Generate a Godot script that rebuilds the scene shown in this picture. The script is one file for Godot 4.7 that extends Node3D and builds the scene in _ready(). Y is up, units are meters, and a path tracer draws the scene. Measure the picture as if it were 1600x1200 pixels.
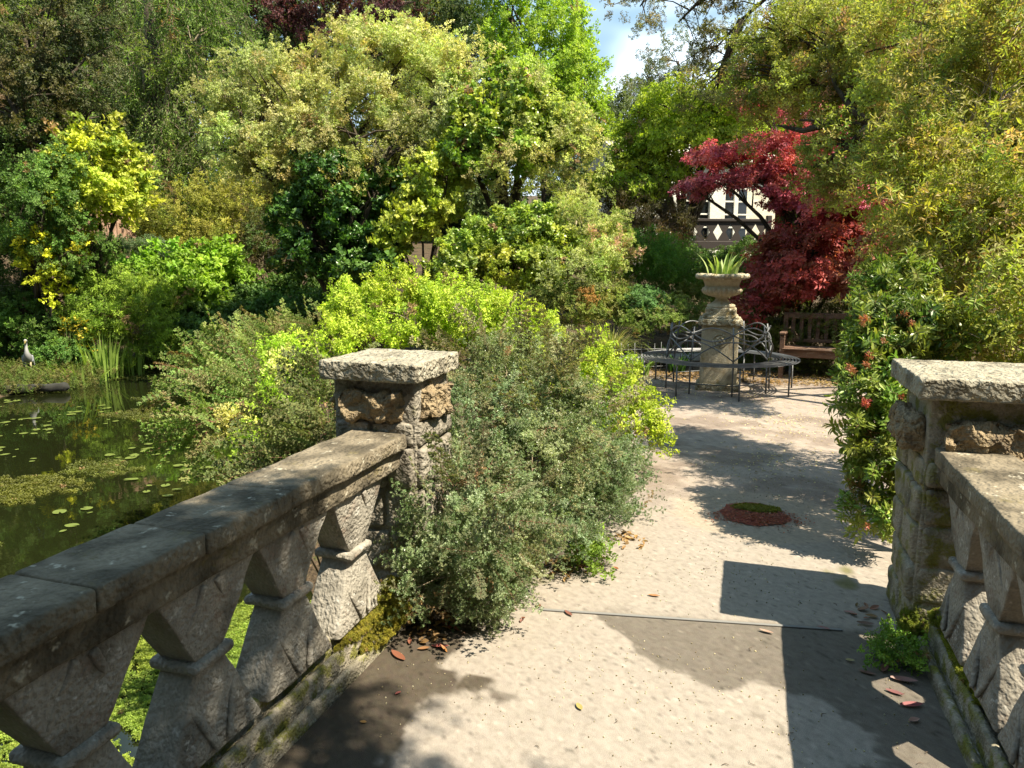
extends Node3D
# A stone bridge in a garden: pond on the left, a ringed urn on a gravel circle ahead, shrubs and trees all round.
# World: the bridge runs along -z, y is up, the deck is y = 0. Base colours are linear.

var rng := RandomNumberGenerator.new()
var lump := FastNoiseLite.new()      # wobble of stone faces
var clump := FastNoiseLite.new()     # clumps and gaps of foliage
var used := {}
var M := {}
var leaf_m := {}

class Buf:
	var v := PackedVector3Array()
	var c := PackedColorArray()
	var i := PackedInt32Array()
	func tri(a: int, b: int, d: int) -> void:
		i.append(a); i.append(b); i.append(d)
	func add(p: Vector3, col: Color) -> int:
		v.append(p); c.append(col)
		return v.size() - 1
	func surface(m: ArrayMesh, mat: Material) -> void:
		if v.is_empty():
			return
		var a := []
		a.resize(Mesh.ARRAY_MAX)
		a[Mesh.ARRAY_VERTEX] = v
		a[Mesh.ARRAY_COLOR] = c
		a[Mesh.ARRAY_INDEX] = i
		m.add_surface_from_arrays(Mesh.PRIMITIVE_TRIANGLES, a)
		m.surface_set_material(m.get_surface_count() - 1, mat)

func _ready() -> void:
	rng.seed = 20240501
	lump.seed = 5; lump.frequency = 1.0; lump.fractal_octaves = 4
	clump.seed = 9; clump.frequency = 1.0; clump.fractal_octaves = 2
	set_view()
	make_materials()
	set_ground()
	set_bridge()
	set_house()
	set_plaza()
	set_pond()
	set_far_plants()
	set_middle_plants()
	set_right_plants()
	set_near_plants()
	set_litter()

func set_view() -> void:
	var cam := Camera3D.new()
	cam.name = "camera"
	cam.position = Vector3(0, 1.6, 0)
	cam.rotation = Vector3(-0.16374, 0.31049, 0)
	cam.fov = 55.1
	cam.near = 0.05
	cam.far = 400.0
	add_child(cam)
	var cover := Image.create(1024, 512, false, Image.FORMAT_RGBA8)
	var cn := FastNoiseLite.new()
	cn.seed = 31; cn.frequency = 0.9; cn.fractal_octaves = 5
	var bytes := PackedByteArray()
	bytes.resize(1024 * 512 * 4)
	for y in 512:
		var el := (0.5 - (y + 0.5) / 512.0) * PI
		for x in 1024:
			var az := (x + 0.5) / 1024.0 * TAU
			var a := 0.0
			if el > 0.0:
				var d := Vector3(cos(el) * sin(az), sin(el) * 2.2, cos(el) * cos(az))
				a = smoothstep(-0.02, 0.38, cn.get_noise_3dv(d * 2.6) + 0.16 * (1.0 - el))
			var k := (y * 1024 + x) * 4
			bytes[k] = 255; bytes[k + 1] = 255; bytes[k + 2] = 255
			bytes[k + 3] = int(a * 240)
	cover.set_data(1024, 512, false, Image.FORMAT_RGBA8, bytes)
	var sm := ProceduralSkyMaterial.new()
	sm.sky_top_color = Color(0.47, 0.63, 0.75)
	sm.sky_horizon_color = Color(0.72, 0.81, 0.87)
	sm.sky_curve = 0.18
	sm.sky_cover = ImageTexture.create_from_image(cover)
	sm.sky_cover_modulate = Color(0.70, 0.70, 0.70)
	sm.sky_energy_multiplier = 0.78
	sm.ground_bottom_color = Color(0.16, 0.17, 0.12)
	sm.ground_horizon_color = Color(0.4, 0.45, 0.42)
	var sky := Sky.new()
	sky.sky_material = sm
	var e := Environment.new()
	e.background_mode = Environment.BG_SKY
	e.sky = sky
	e.tonemap_mode = Environment.TONE_MAPPER_LINEAR
	e.tonemap_exposure = 2.9
	e.sdfgi_enabled = true; e.ssao_enabled = true; e.ssil_enabled = true
	var we := WorldEnvironment.new()
	we.name = "environment"
	we.environment = e
	add_child(we)
	var sun := DirectionalLight3D.new()
	sun.name = "sun"
	sun.light_energy = 1.6
	sun.light_color = Color(1.0, 0.955, 0.86)
	sun.light_angular_distance = 0.5
	sun.shadow_enabled = true
	add_child(sun)
	sun.look_at_from_position(Vector3(0.63, 1.0, 0.10) * 20.0, Vector3.ZERO)

# ---------------------------------------------------------------- helpers
func tag(o: Node3D, label: String, category: String, group := "", kind := "") -> Node3D:
	if label: o.set_meta("label", label)
	if category: o.set_meta("category", category)
	if group: o.set_meta("group", group)
	if kind: o.set_meta("kind", kind)
	return o

func numbered(n: String) -> String:
	if not used.has(n):
		used[n] = 0
		return n
	used[n] += 1
	return "%s_%03d" % [n, used[n]]

func thing(called: String, label: String, category: String, at := Vector3.ZERO, turn := 0.0, group := "", kind := "") -> Node3D:
	var o := Node3D.new()
	o.name = numbered(called)
	add_child(o)
	o.position = at
	o.rotation.y = turn
	tag(o, label, category, group, kind)
	return o

func obj(called: String, mesh: Mesh, parent: Node3D = null, mat: Material = null) -> MeshInstance3D:
	var o := MeshInstance3D.new()
	o.mesh = mesh
	if mat: o.material_override = mat
	if parent:
		o.name = called
		if parent.has_meta("foot"): o.position = -parent.position   # built in world coordinates
		parent.add_child(o, true)
	else:
		o.name = numbered(called)
		add_child(o)
	return o

func structure(called: String, mesh: Mesh, mat: Material = null) -> MeshInstance3D:
	var o := obj(called, mesh, null, mat)
	o.set_meta("kind", "structure")
	return o

func copy_of(o: Node3D, label: String, group := "") -> Node3D:
	var n: Node3D = o.duplicate()
	n.name = numbered(String(o.name).split("_0")[0])
	add_child(n)
	n.set_meta("label", label)
	if group: n.set_meta("group", group)
	return n

func begin() -> SurfaceTool:
	var st := SurfaceTool.new()
	st.begin(Mesh.PRIMITIVE_TRIANGLES)
	return st

func done(st: SurfaceTool, mat: Material = null, smooth := true) -> ArrayMesh:
	st.generate_normals()
	if mat: st.set_material(mat)
	return st.commit()

func face(st: SurfaceTool, a: Vector3, b: Vector3, c: Vector3, d: Vector3, inside: Vector3) -> void:
	var n := (b - a).cross(c - a) + (c - a).cross(d - a)
	if n.dot((a + b + c + d) / 4.0 - inside) > 0.0:   # front faces run clockwise
		var t := b; b = d; d = t
	for p in [a, b, c, a, c, d]:
		st.add_vertex(p)

func box(st: SurfaceTool, c: Vector3, s: Vector3, turn := Basis.IDENTITY, bev := 0.0) -> void:
	# a box with chamfered edges
	st.set_smooth_group(-1)
	var h := s / 2.0
	var b := minf(bev, minf(h.x, minf(h.y, h.z)) * 0.49)
	for ax in 3:
		var u := (ax + 1) % 3
		var w := (ax + 2) % 3
		for sg in [-1.0, 1.0]:
			var q := []
			for k in [[-1, -1], [1, -1], [1, 1], [-1, 1]]:
				var p := Vector3.ZERO
				p[ax] = sg * h[ax]; p[u] = k[0] * (h[u] - b); p[w] = k[1] * (h[w] - b)
				q.append(c + turn * p)
			face(st, q[0], q[1], q[2], q[3], c)
		if b > 0.0:
			for s1 in [-1.0, 1.0]:
				for s2 in [-1.0, 1.0]:
					var q := []
					for k in [[-1, 0], [1, 0], [1, 1], [-1, 1]]:
						var p := Vector3.ZERO
						p[ax] = k[0] * (h[ax] - b)
						p[u] = s1 * (h[u] - (b if k[1] == 1 else 0.0))
						p[w] = s2 * (h[w] - (b if k[1] == 0 else 0.0))
						q.append(c + turn * p)
					face(st, q[0], q[1], q[2], q[3], c)
	if b > 0.0:
		for sx in [-1.0, 1.0]:
			for sy in [-1.0, 1.0]:
				for sz in [-1.0, 1.0]:
					var s3 := Vector3(sx, sy, sz)
					var p0 := c + turn * (s3 * Vector3(h.x, h.y - b, h.z - b))
					var p1 := c + turn * (s3 * Vector3(h.x - b, h.y, h.z - b))
					var p2 := c + turn * (s3 * Vector3(h.x - b, h.y - b, h.z))
					if (p1 - p0).cross(p2 - p0).dot(p0 - c) > 0.0:
						var t := p1; p1 = p2; p2 = t
					for p in [p0, p1, p2]:
						st.add_vertex(p)

func steps(h: float, r: float, n: int) -> Array:
	var a := [-h, -h + r * 0.3, -h + r]
	for k in range(1, n):
		a.append(lerpf(-h + r, h - r, k / float(n)))
	a.append_array([h - r, h - r * 0.3, h])
	return a

func stone(st: SurfaceTool, c: Vector3, s: Vector3, r: float, amp: float, freq: float, cell := 0.05, taper := Vector2(1, 1), turn := Basis.IDENTITY) -> void:
	# a rounded block whose faces wobble; taper = scale of (x, z) at its bottom against its top
	st.set_smooth_group(0)
	var h := s / 2.0
	r = minf(r, minf(h.x, minf(h.y, h.z)) * 0.98)
	var lines := []
	for ax in 3:
		lines.append(steps(h[ax], r, clampi(int(s[ax] / cell), 2, 26)))
	for ax in 3:
		var u := (ax + 1) % 3
		var w := (ax + 2) % 3
		for sg in [-1.0, 1.0]:
			var us: Array = lines[u]
			var ws: Array = lines[w]
			var grid := []
			for a in us:
				var row := PackedVector3Array()
				for b in ws:
					var p := Vector3.ZERO
					p[ax] = sg * h[ax]; p[u] = a; p[w] = b
					var q := p.clamp(-h + Vector3.ONE * r, h - Vector3.ONE * r)
					p = q + (p - q).normalized() * r
					var t := (p.y + h.y) / s.y
					p.x *= lerpf(taper.x, 1.0, t); p.z *= lerpf(taper.y, 1.0, t)
					var wp := c + turn * p
					var f := wp * freq
					wp += Vector3(lump.get_noise_3dv(f), lump.get_noise_3dv(f + Vector3(37, 11, 5)), lump.get_noise_3dv(f + Vector3(-19, 53, 71))) * amp
					row.append(wp)
				grid.append(row)
			for a in us.size() - 1:
				for b in ws.size() - 1:
					var dir := Vector3.ZERO
					dir[ax] = sg
					face(st, grid[a][b], grid[a + 1][b], grid[a + 1][b + 1], grid[a][b + 1], (grid[a][b] + grid[a + 1][b + 1]) / 2.0 - turn * dir)

func block(called: String, parent: Node3D, mat: Material, c: Vector3, s: Vector3, r := 0.012, amp := 0.008, freq := 5.0, cell := 0.05, taper := Vector2(1, 1), turn := Basis.IDENTITY) -> MeshInstance3D:
	var st := begin()
	stone(st, c, s, r, amp, freq, cell, taper, turn)
	return obj(called, done(st, mat), parent)

func tube(st: SurfaceTool, pts: Array, rad: Array, sides := 6, capped := true) -> void:
	st.set_smooth_group(0)
	var rings := []
	var up := Vector3.UP
	for k in pts.size():
		var d: Vector3 = (pts[mini(k + 1, pts.size() - 1)] - pts[maxi(k - 1, 0)]).normalized()
		if absf(d.dot(up)) > 0.95: up = Vector3.RIGHT if absf(d.x) < 0.8 else Vector3.FORWARD
		var x := d.cross(up).normalized()
		up = x.cross(d).normalized()
		var ring := []
		for j in sides:
			var a := TAU * j / sides
			ring.append(pts[k] + (x * cos(a) + up * sin(a)) * rad[k])
		rings.append(ring)
	for k in pts.size() - 1:
		var mid: Vector3 = (pts[k] + pts[k + 1]) / 2.0
		for j in sides:
			var j2 := (j + 1) % sides
			face(st, rings[k][j], rings[k][j2], rings[k + 1][j2], rings[k + 1][j], mid)
	if capped:
		for e in [0, pts.size() - 1]:
			var o: Vector3 = pts[1] if e == 0 else pts[e - 1]
			for j in range(1, sides - 1):
				face(st, rings[e][0], rings[e][j], rings[e][j + 1], rings[e][j + 1], o)

func lathe(st: SurfaceTool, profile: Array, sides := 32, at := Vector3.ZERO, lobes := 0, lobe := 0.0, lo := 0.0, hi := 0.0) -> void:
	st.set_smooth_group(0)
	for k in profile.size() - 1:
		var ring := [[], []]
		for e in 2:
			var p: Vector2 = profile[k + e]
			for j in sides:
				var a := TAU * j / sides
				var r := p.x
				if lobes > 0 and p.y > lo and p.y < hi:
					r *= 1.0 + lobe * absf(sin(a * lobes / 2.0)) * sin(PI * (p.y - lo) / (hi - lo))
				ring[e].append(at + Vector3(cos(a) * r, p.y, sin(a) * r))
		for j in sides:
			var j2 := (j + 1) % sides
			var inside := at + Vector3(0, (profile[k].y + profile[k + 1].y) / 2.0, 0)
			if absf(profile[k].y - profile[k + 1].y) < 0.002:
				inside = at + Vector3(0, profile[k].y + (0.1 if profile[k + 1].x > profile[k].x else -0.1), 0)
			face(st, ring[0][j], ring[0][j2], ring[1][j2], ring[1][j], inside)

func prism(st: SurfaceTool, poly: PackedVector2Array, depth: float, xf := Transform3D.IDENTITY) -> void:
	# an outline in x and y given thickness along z
	st.set_smooth_group(-1)
	var tri := Geometry2D.triangulate_polygon(poly)
	for e in [-0.5, 0.5]:
		for k in range(0, tri.size(), 3):
			var q := []
			for j in 3:
				q.append(xf * Vector3(poly[tri[k + j]].x, poly[tri[k + j]].y, e * depth))
			var inside: Vector3 = (q[0] + q[1] + q[2]) / 3.0 - xf.basis.z * e
			face(st, q[0], q[1], q[2], q[2], inside)
	for k in poly.size():
		var a := poly[k]
		var b := poly[(k + 1) % poly.size()]
		var n := Vector2(b.y - a.y, a.x - b.x)
		if Geometry2D.is_point_in_polygon((a + b) / 2.0 + n.normalized() * 0.001, poly): n = -n
		var mid := xf * Vector3((a.x + b.x) / 2.0 - n.x, (a.y + b.y) / 2.0 - n.y, 0)
		face(st, xf * Vector3(a.x, a.y, -depth / 2), xf * Vector3(b.x, b.y, -depth / 2), xf * Vector3(b.x, b.y, depth / 2), xf * Vector3(a.x, a.y, depth / 2), mid)

# ---------------------------------------------------------------- materials
func lin(r: float, g: float, b: float) -> Color:
	return Color(r, g, b).linear_to_srgb()

func plain(c: Color, rough := 0.8, metal := 0.0) -> StandardMaterial3D:
	var m := StandardMaterial3D.new()
	m.albedo_color = c
	m.roughness = rough
	m.metallic = metal
	return m

func grey_noise(size: int, freq: float, oct: int, sd: int, kind := FastNoiseLite.TYPE_SIMPLEX_SMOOTH) -> PackedByteArray:
	var n := FastNoiseLite.new()
	n.noise_type = kind
	n.seed = sd; n.frequency = freq; n.fractal_octaves = oct
	return n.get_seamless_image(size, size).get_data()

func noise_texture(size: int, freq: float, oct: int, sd: int, kind := FastNoiseLite.TYPE_SIMPLEX_SMOOTH) -> ImageTexture:
	return ImageTexture.create_from_image(Image.create_from_data(size, size, false, Image.FORMAT_L8, grey_noise(size, freq, oct, sd, kind)))

func mottled(size: int, sd: int, base: Color, dark: Color, pale: Color, moss: Color, amounts: Vector3, busy := 1.0) -> ImageTexture:
	# base colour with dark weathering, pale lichen and moss, each where its noise is high
	var a := grey_noise(size, 0.006 * busy, 4, sd)
	var b := grey_noise(size, 0.018 * busy, 4, sd + 1)
	var c := grey_noise(size, 0.10 * minf(busy, 2.0), 2, sd + 2)
	var d := grey_noise(size, 0.009 * busy, 4, sd + 3)
	var out := PackedByteArray()
	out.resize(size * size * 3)
	for k in size * size:
		var fine := c[k] / 255.0
		var col := base.lerp(dark, smoothstep(1.0 - amounts.x - 0.2, 1.0 - amounts.x + 0.2, a[k] / 255.0 * 0.75 + fine * 0.25))
		col = col.lerp(pale, smoothstep(1.0 - amounts.y - 0.06, 1.0 - amounts.y + 0.06, b[k] / 255.0 * 0.8 + fine * 0.2) * 0.85)
		col = col.lerp(moss, smoothstep(1.0 - amounts.z - 0.12, 1.0 - amounts.z + 0.1, d[k] / 255.0 * 0.75 + fine * 0.25) * 0.9)
		var g := 0.72 + 0.56 * fine
		col = Color(col.r * g, col.g * g, col.b * g).linear_to_srgb()
		out[k * 3] = int(clampf(col.r, 0, 1) * 255); out[k * 3 + 1] = int(clampf(col.g, 0, 1) * 255); out[k * 3 + 2] = int(clampf(col.b, 0, 1) * 255)
	return ImageTexture.create_from_image(Image.create_from_data(size, size, false, Image.FORMAT_RGB8, out))

func surfaced(t: Texture2D, scale: float, bump: Texture2D, bump_cm: float, rough := 0.9) -> StandardMaterial3D:
	var m := StandardMaterial3D.new()
	m.albedo_texture = t
	m.roughness = rough
	m.uv1_triplanar = true
	m.uv1_world_triplanar = true
	m.uv1_scale = Vector3.ONE * scale
	m.heightmap_enabled = true
	m.heightmap_texture = bump
	m.heightmap_scale = bump_cm
	m.metallic_specular = 0.28
	return m

func make_materials() -> void:
	var grit := noise_texture(512, 0.06, 4, 71)
	var pits := noise_texture(512, 0.035, 4, 72)
	M.coping = surfaced(mottled(512, 11, Color(0.19, 0.16, 0.115), Color(0.065, 0.055, 0.039), Color(0.36, 0.33, 0.26), Color(0.12, 0.10, 0.05), Vector3(0.48, 0.22, 0.22)), 1.1, grit, 1.1)
	M.baluster = surfaced(mottled(512, 21, Color(0.27, 0.248, 0.21), Color(0.13, 0.117, 0.096), Color(0.39, 0.375, 0.34), Color(0.18, 0.135, 0.105), Vector3(0.36, 0.30, 0.25)), 1.4, grit, 0.9)
	M.cap = surfaced(mottled(512, 31, Color(0.29, 0.265, 0.205), Color(0.14, 0.125, 0.095), Color(0.37, 0.345, 0.28), Color(0.28, 0.20, 0.06), Vector3(0.36, 0.3, 0.17)), 1.5, pits, 2.2)
	M.block = surfaced(mottled(512, 41, Color(0.25, 0.225, 0.185), Color(0.11, 0.095, 0.075), Color(0.35, 0.33, 0.29), Color(0.12, 0.11, 0.04), Vector3(0.42, 0.24, 0.24)), 1.6, pits, 1.6)
	M.mossy = surfaced(mottled(512, 51, Color(0.27, 0.24, 0.19), Color(0.11, 0.10, 0.07), Color(0.38, 0.36, 0.30), Color(0.13, 0.13, 0.02), Vector3(0.4, 0.22, 0.40)), 1.7, grit, 0.8)
	M.rock_face = surfaced(mottled(512, 61, Color(0.27, 0.21, 0.13), Color(0.12, 0.09, 0.06), Color(0.36, 0.31, 0.22), Color(0.2, 0.14, 0.07), Vector3(0.4, 0.2, 0.25)), 2.2, pits, 2.6)
	M.urn = surfaced(mottled(256, 71, Color(0.36, 0.315, 0.225), Color(0.22, 0.175, 0.11), Color(0.42, 0.385, 0.30), Color(0.22, 0.16, 0.06), Vector3(0.3, 0.25, 0.2)), 2.0, grit, 0.5)
	M.crust = surfaced(mottled(256, 81, Color(0.40, 0.35, 0.24), Color(0.16, 0.12, 0.06), Color(0.55, 0.52, 0.42), Color(0.2, 0.14, 0.04), Vector3(0.42, 0.36, 0.26)), 3.0, pits, 2.0)
	M.soil = surfaced(mottled(512, 91, Color(0.085, 0.06, 0.038), Color(0.035, 0.027, 0.018), Color(0.17, 0.12, 0.07), Color(0.05, 0.065, 0.015), Vector3(0.4, 0.24, 0.3)), 0.5, grit, 4.0)
	M.bark = surfaced(mottled(256, 95, Color(0.085, 0.065, 0.045), Color(0.03, 0.025, 0.02), Color(0.17, 0.15, 0.12), Color(0.05, 0.06, 0.02), Vector3(0.4, 0.25, 0.25)), 1.5, grit, 2.0)
	M.iron = surfaced(mottled(256, 97, Color(0.15, 0.155, 0.16), Color(0.05, 0.05, 0.052), Color(0.28, 0.28, 0.28), Color(0.09, 0.06, 0.04), Vector3(0.35, 0.2, 0.18)), 4.0, grit, 0.15, 0.42)
	M.iron.metallic = 0.2
	M.wood = surfaced(mottled(256, 99, Color(0.16, 0.095, 0.065), Color(0.08, 0.05, 0.036), Color(0.26, 0.20, 0.155), Color(0.07, 0.06, 0.035), Vector3(0.4, 0.3, 0.2)), 3.0, grit, 0.4, 0.7)
	M.wood.uv1_scale = Vector3(1.2, 6.0, 6.0)
	M.fence = surfaced(mottled(256, 103, Color(0.30, 0.19, 0.13), Color(0.18, 0.11, 0.08), Color(0.40, 0.28, 0.21), Color(0.2, 0.15, 0.1), Vector3(0.4, 0.3, 0.2)), 1.0, grit, 0.6)
	M.fence.uv1_scale = Vector3(2.0, 0.4, 2.0)
	M.dark_wood = plain(lin(0.028, 0.02, 0.016), 0.75)
	M.white = surfaced(mottled(256, 109, Color(0.68, 0.66, 0.58), Color(0.52, 0.49, 0.40), Color(0.74, 0.73, 0.68), Color(0.5, 0.46, 0.36), Vector3(0.34, 0.3, 0.2)), 1.2, grit, 0.2, 0.55)
	M.render = surfaced(mottled(256, 107, Color(0.66, 0.61, 0.48), Color(0.55, 0.49, 0.36), Color(0.72, 0.68, 0.58), Color(0.5, 0.46, 0.34), Vector3(0.3, 0.3, 0.2)), 0.5, grit, 0.3)
	M.glass_dark = plain(lin(0.012, 0.014, 0.015), 0.06)
	M.twig = plain(lin(0.10, 0.07, 0.045), 0.85)
	M.twig_pale = plain(lin(0.26, 0.21, 0.14), 0.85)
	M.twig_red = plain(lin(0.16, 0.06, 0.04), 0.8)
	M.cane = plain(lin(0.34, 0.27, 0.10), 0.6)
	leaf_m.matt = leaf_material(0.6, 0.45)
	leaf_m.gloss = leaf_material(0.34, 0.42)
	leaf_m.thin = leaf_material(0.55, 0.45)
	var w := plain(lin(0.008, 0.010, 0.003), 0.02)
	w.normal_enabled = true
	var rip := FastNoiseLite.new()
	rip.seed = 3; rip.frequency = 0.012; rip.fractal_octaves = 3
	var ri := rip.get_seamless_image(512, 512)
	ri.convert(Image.FORMAT_RGBA8)
	ri.bump_map_to_normal_map(1.0)
	w.normal_texture = ImageTexture.create_from_image(ri)
	w.normal_scale = 0.10
	w.uv1_triplanar = true
	w.uv1_world_triplanar = true
	w.uv1_scale = Vector3.ONE * 0.8
	M.water = w

func leaf_material(rough: float, backlight: float) -> StandardMaterial3D:
	var m := plain(Color.WHITE, rough)
	m.vertex_color_use_as_albedo = true
	m.backlight_enabled = true
	m.backlight = lin(backlight * 2.0 * 0.96, backlight * 2.0, backlight * 2.0 * 0.45)
	m.metallic_specular = 0.45
	return m

# ---------------------------------------------------------------- foliage
func leaf(b: Buf, base: Vector3, dir: Vector3, up: Vector3, l: float, w: float, tint: float, shape := 0) -> void:
	dir = dir.normalized()
	var side := dir.cross(up)
	if side.length() < 0.01: side = dir.cross(Vector3(0.3, 0.1, 1.0))
	side = side.normalized()
	var n := side.cross(dir).normalized()
	var c := Color(tint, tint, tint)
	if shape == 2:      # palmate: five narrow lobes
		for k in 5:
			var a := (k - 2) * 0.62
			var d := dir * cos(a) + side * sin(a)
			var s := d.cross(n).normalized()
			var ll := l * (1.0 - 0.16 * absf(k - 2.0))
			var o := b.add(base, c)
			b.add(base + d * ll * 0.5 + s * w * 0.5, c)
			b.add(base + d * ll - n * ll * 0.12, c)
			b.add(base + d * ll * 0.5 - s * w * 0.5, c)
			b.tri(o, o + 1, o + 2); b.tri(o, o + 2, o + 3)
	elif shape == 1:    # ovate, folded along the midrib, tip bent down
		var c2 := Color(tint * 0.9, tint * 0.9, tint * 0.9)
		var o := b.add(base, c2)
		b.add(base + dir * l * 0.35 + side * w * 0.5 + n * w * 0.14, c)
		b.add(base + dir * l * 0.35 - side * w * 0.5 + n * w * 0.14, c)
		b.add(base + dir * l * 0.55 - n * l * 0.02, c2)
		b.add(base + dir * l * 0.72 + side * w * 0.34 + n * w * 0.04, c)
		b.add(base + dir * l * 0.72 - side * w * 0.34 + n * w * 0.04, c)
		b.add(base + dir * l - n * l * 0.16, c)
		b.tri(o, o + 1, o + 3); b.tri(o, o + 3, o + 2)
		b.tri(o + 1, o + 4, o + 3); b.tri(o + 2, o + 3, o + 5)
		b.tri(o + 4, o + 6, o + 3); b.tri(o + 5, o + 3, o + 6)
	else:
		var o := b.add(base, c)
		b.add(base + dir * l * 0.45 + side * w * 0.5 + n * w * 0.18, c)
		b.add(base + dir * l - n * l * 0.1, c)
		b.add(base + dir * l * 0.45 - side * w * 0.5 + n * w * 0.18, c)
		b.tri(o, o + 1, o + 2); b.tri(o, o + 2, o + 3)

func twig(b: Buf, p: Vector3, q: Vector3, r: float) -> void:
	var d := (q - p).normalized()
	var x := d.cross(Vector3(0.31, 0.2, 0.93)).normalized()
	var y := d.cross(x)
	var o := b.v.size()
	for k in 3:
		var a := TAU * k / 3.0
		b.add(p + (x * cos(a) + y * sin(a)) * r, Color.WHITE)
	b.add(q, Color.WHITE)
	for k in 3:
		b.tri(o + k, o + (k + 1) % 3, o + 3)

func spray(sd: int, opt: Dictionary) -> ArrayMesh:
	# a branchlet along +y: a main twig, side twigs and leaves on all of them. Lengths are relative to 1 m.
	var r := RandomNumberGenerator.new()
	r.seed = sd
	var lb := Buf.new()
	var tb := Buf.new()
	var L: float = opt.get("len", 1.0)
	var sides: int = opt.get("sides", 5)
	var side_len: float = opt.get("side_len", 0.5)
	var per: int = opt.get("per", 6)
	var ll: float = opt.get("leaf", 0.16)
	var lw: float = opt.get("width", 0.09)
	var flat: float = opt.get("flat", 0.0)
	var droop: float = opt.get("droop", 0.15)
	var shape: int = opt.get("shape", 0)
	var tr: float = opt.get("twig", 0.008)
	var bend: Vector3 = Vector3(r.randf_range(-1, 1), 0, r.randf_range(-1, 1)) * opt.get("bend", 0.15)
	var lines := []
	var pts := []
	for k in 5:
		var t := k / 4.0
		pts.append(Vector3(0, L * t, 0) + bend * t * t + Vector3(0, 0, droop * t * t * L * 0.3))
	lines.append(pts)
	for k in sides:
		var t := (k + 0.6) / sides
		var a := k * PI + r.randf_range(-0.4, 0.4) if flat > 0.5 else k * 2.4 + r.randf_range(-0.5, 0.5)
		var out := Vector3(cos(a), r.randf_range(0.35, 1.0) * opt.get("rise", 1.0), sin(a) * (1.0 - flat)).normalized()
		var o: Vector3 = Vector3(0, L * t, 0) + bend * t * t + Vector3(0, 0, droop * t * t * L * 0.3)
		var sl := side_len * (1.15 - 0.6 * t) * r.randf_range(0.7, 1.2)
		var ln := []
		for j in 3:
			var u := j / 2.0
			ln.append(o + out * sl * u + Vector3(0, -droop * sl * u * u, droop * sl * u * u * 0.5))
		lines.append(ln)
	for ln in lines:
		if tr > 0.0:
			for j in ln.size() - 1:
				twig(tb, ln[j], ln[j + 1] + (ln[j + 1] - ln[j]) * 0.12, tr * (1.0 - 0.5 * j / ln.size()))
		var n: int = per if ln != pts else int(per * 1.3)
		for j in n:
			var t := (j + 0.5 + r.randf_range(-0.35, 0.35)) / n
			t = 0.12 + 0.9 * t
			var f: float = t * (ln.size() - 1)
			var s := mini(int(f), ln.size() - 2)
			var p: Vector3 = ln[s].lerp(ln[s + 1], minf(f - s, 1.0))
			var along: Vector3 = (ln[s + 1] - ln[s]).normalized()
			var a := j * 2.4 + r.randf_range(-0.6, 0.6)
			var x := along.cross(Vector3(0.2, 0.3, 0.9)).normalized()
			var y := along.cross(x)
			var d: Vector3 = (x * cos(a) + y * sin(a)) * opt.get("open", 1.0) + along * r.randf_range(0.2, 0.9)
			d.y -= opt.get("hang", 0.0)
			if flat > 0.5: d.z *= 0.35
			var up := Vector3(r.randf_range(-0.4, 0.4), 1, r.randf_range(-0.4, 0.4)) if flat < 0.5 else Vector3(r.randf_range(-0.3, 0.3), 0.3, 1)
			var sz := r.randf_range(0.65, 1.2)
			leaf(lb, p, d, up, ll * sz, lw * sz, r.randf_range(0.7, 1.2), shape)
	var m := ArrayMesh.new()
	lb.surface(m, opt.get("mat", leaf_m.matt))
	if tr > 0.0: tb.surface(m, opt.get("bark", M.twig))
	return m

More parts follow.
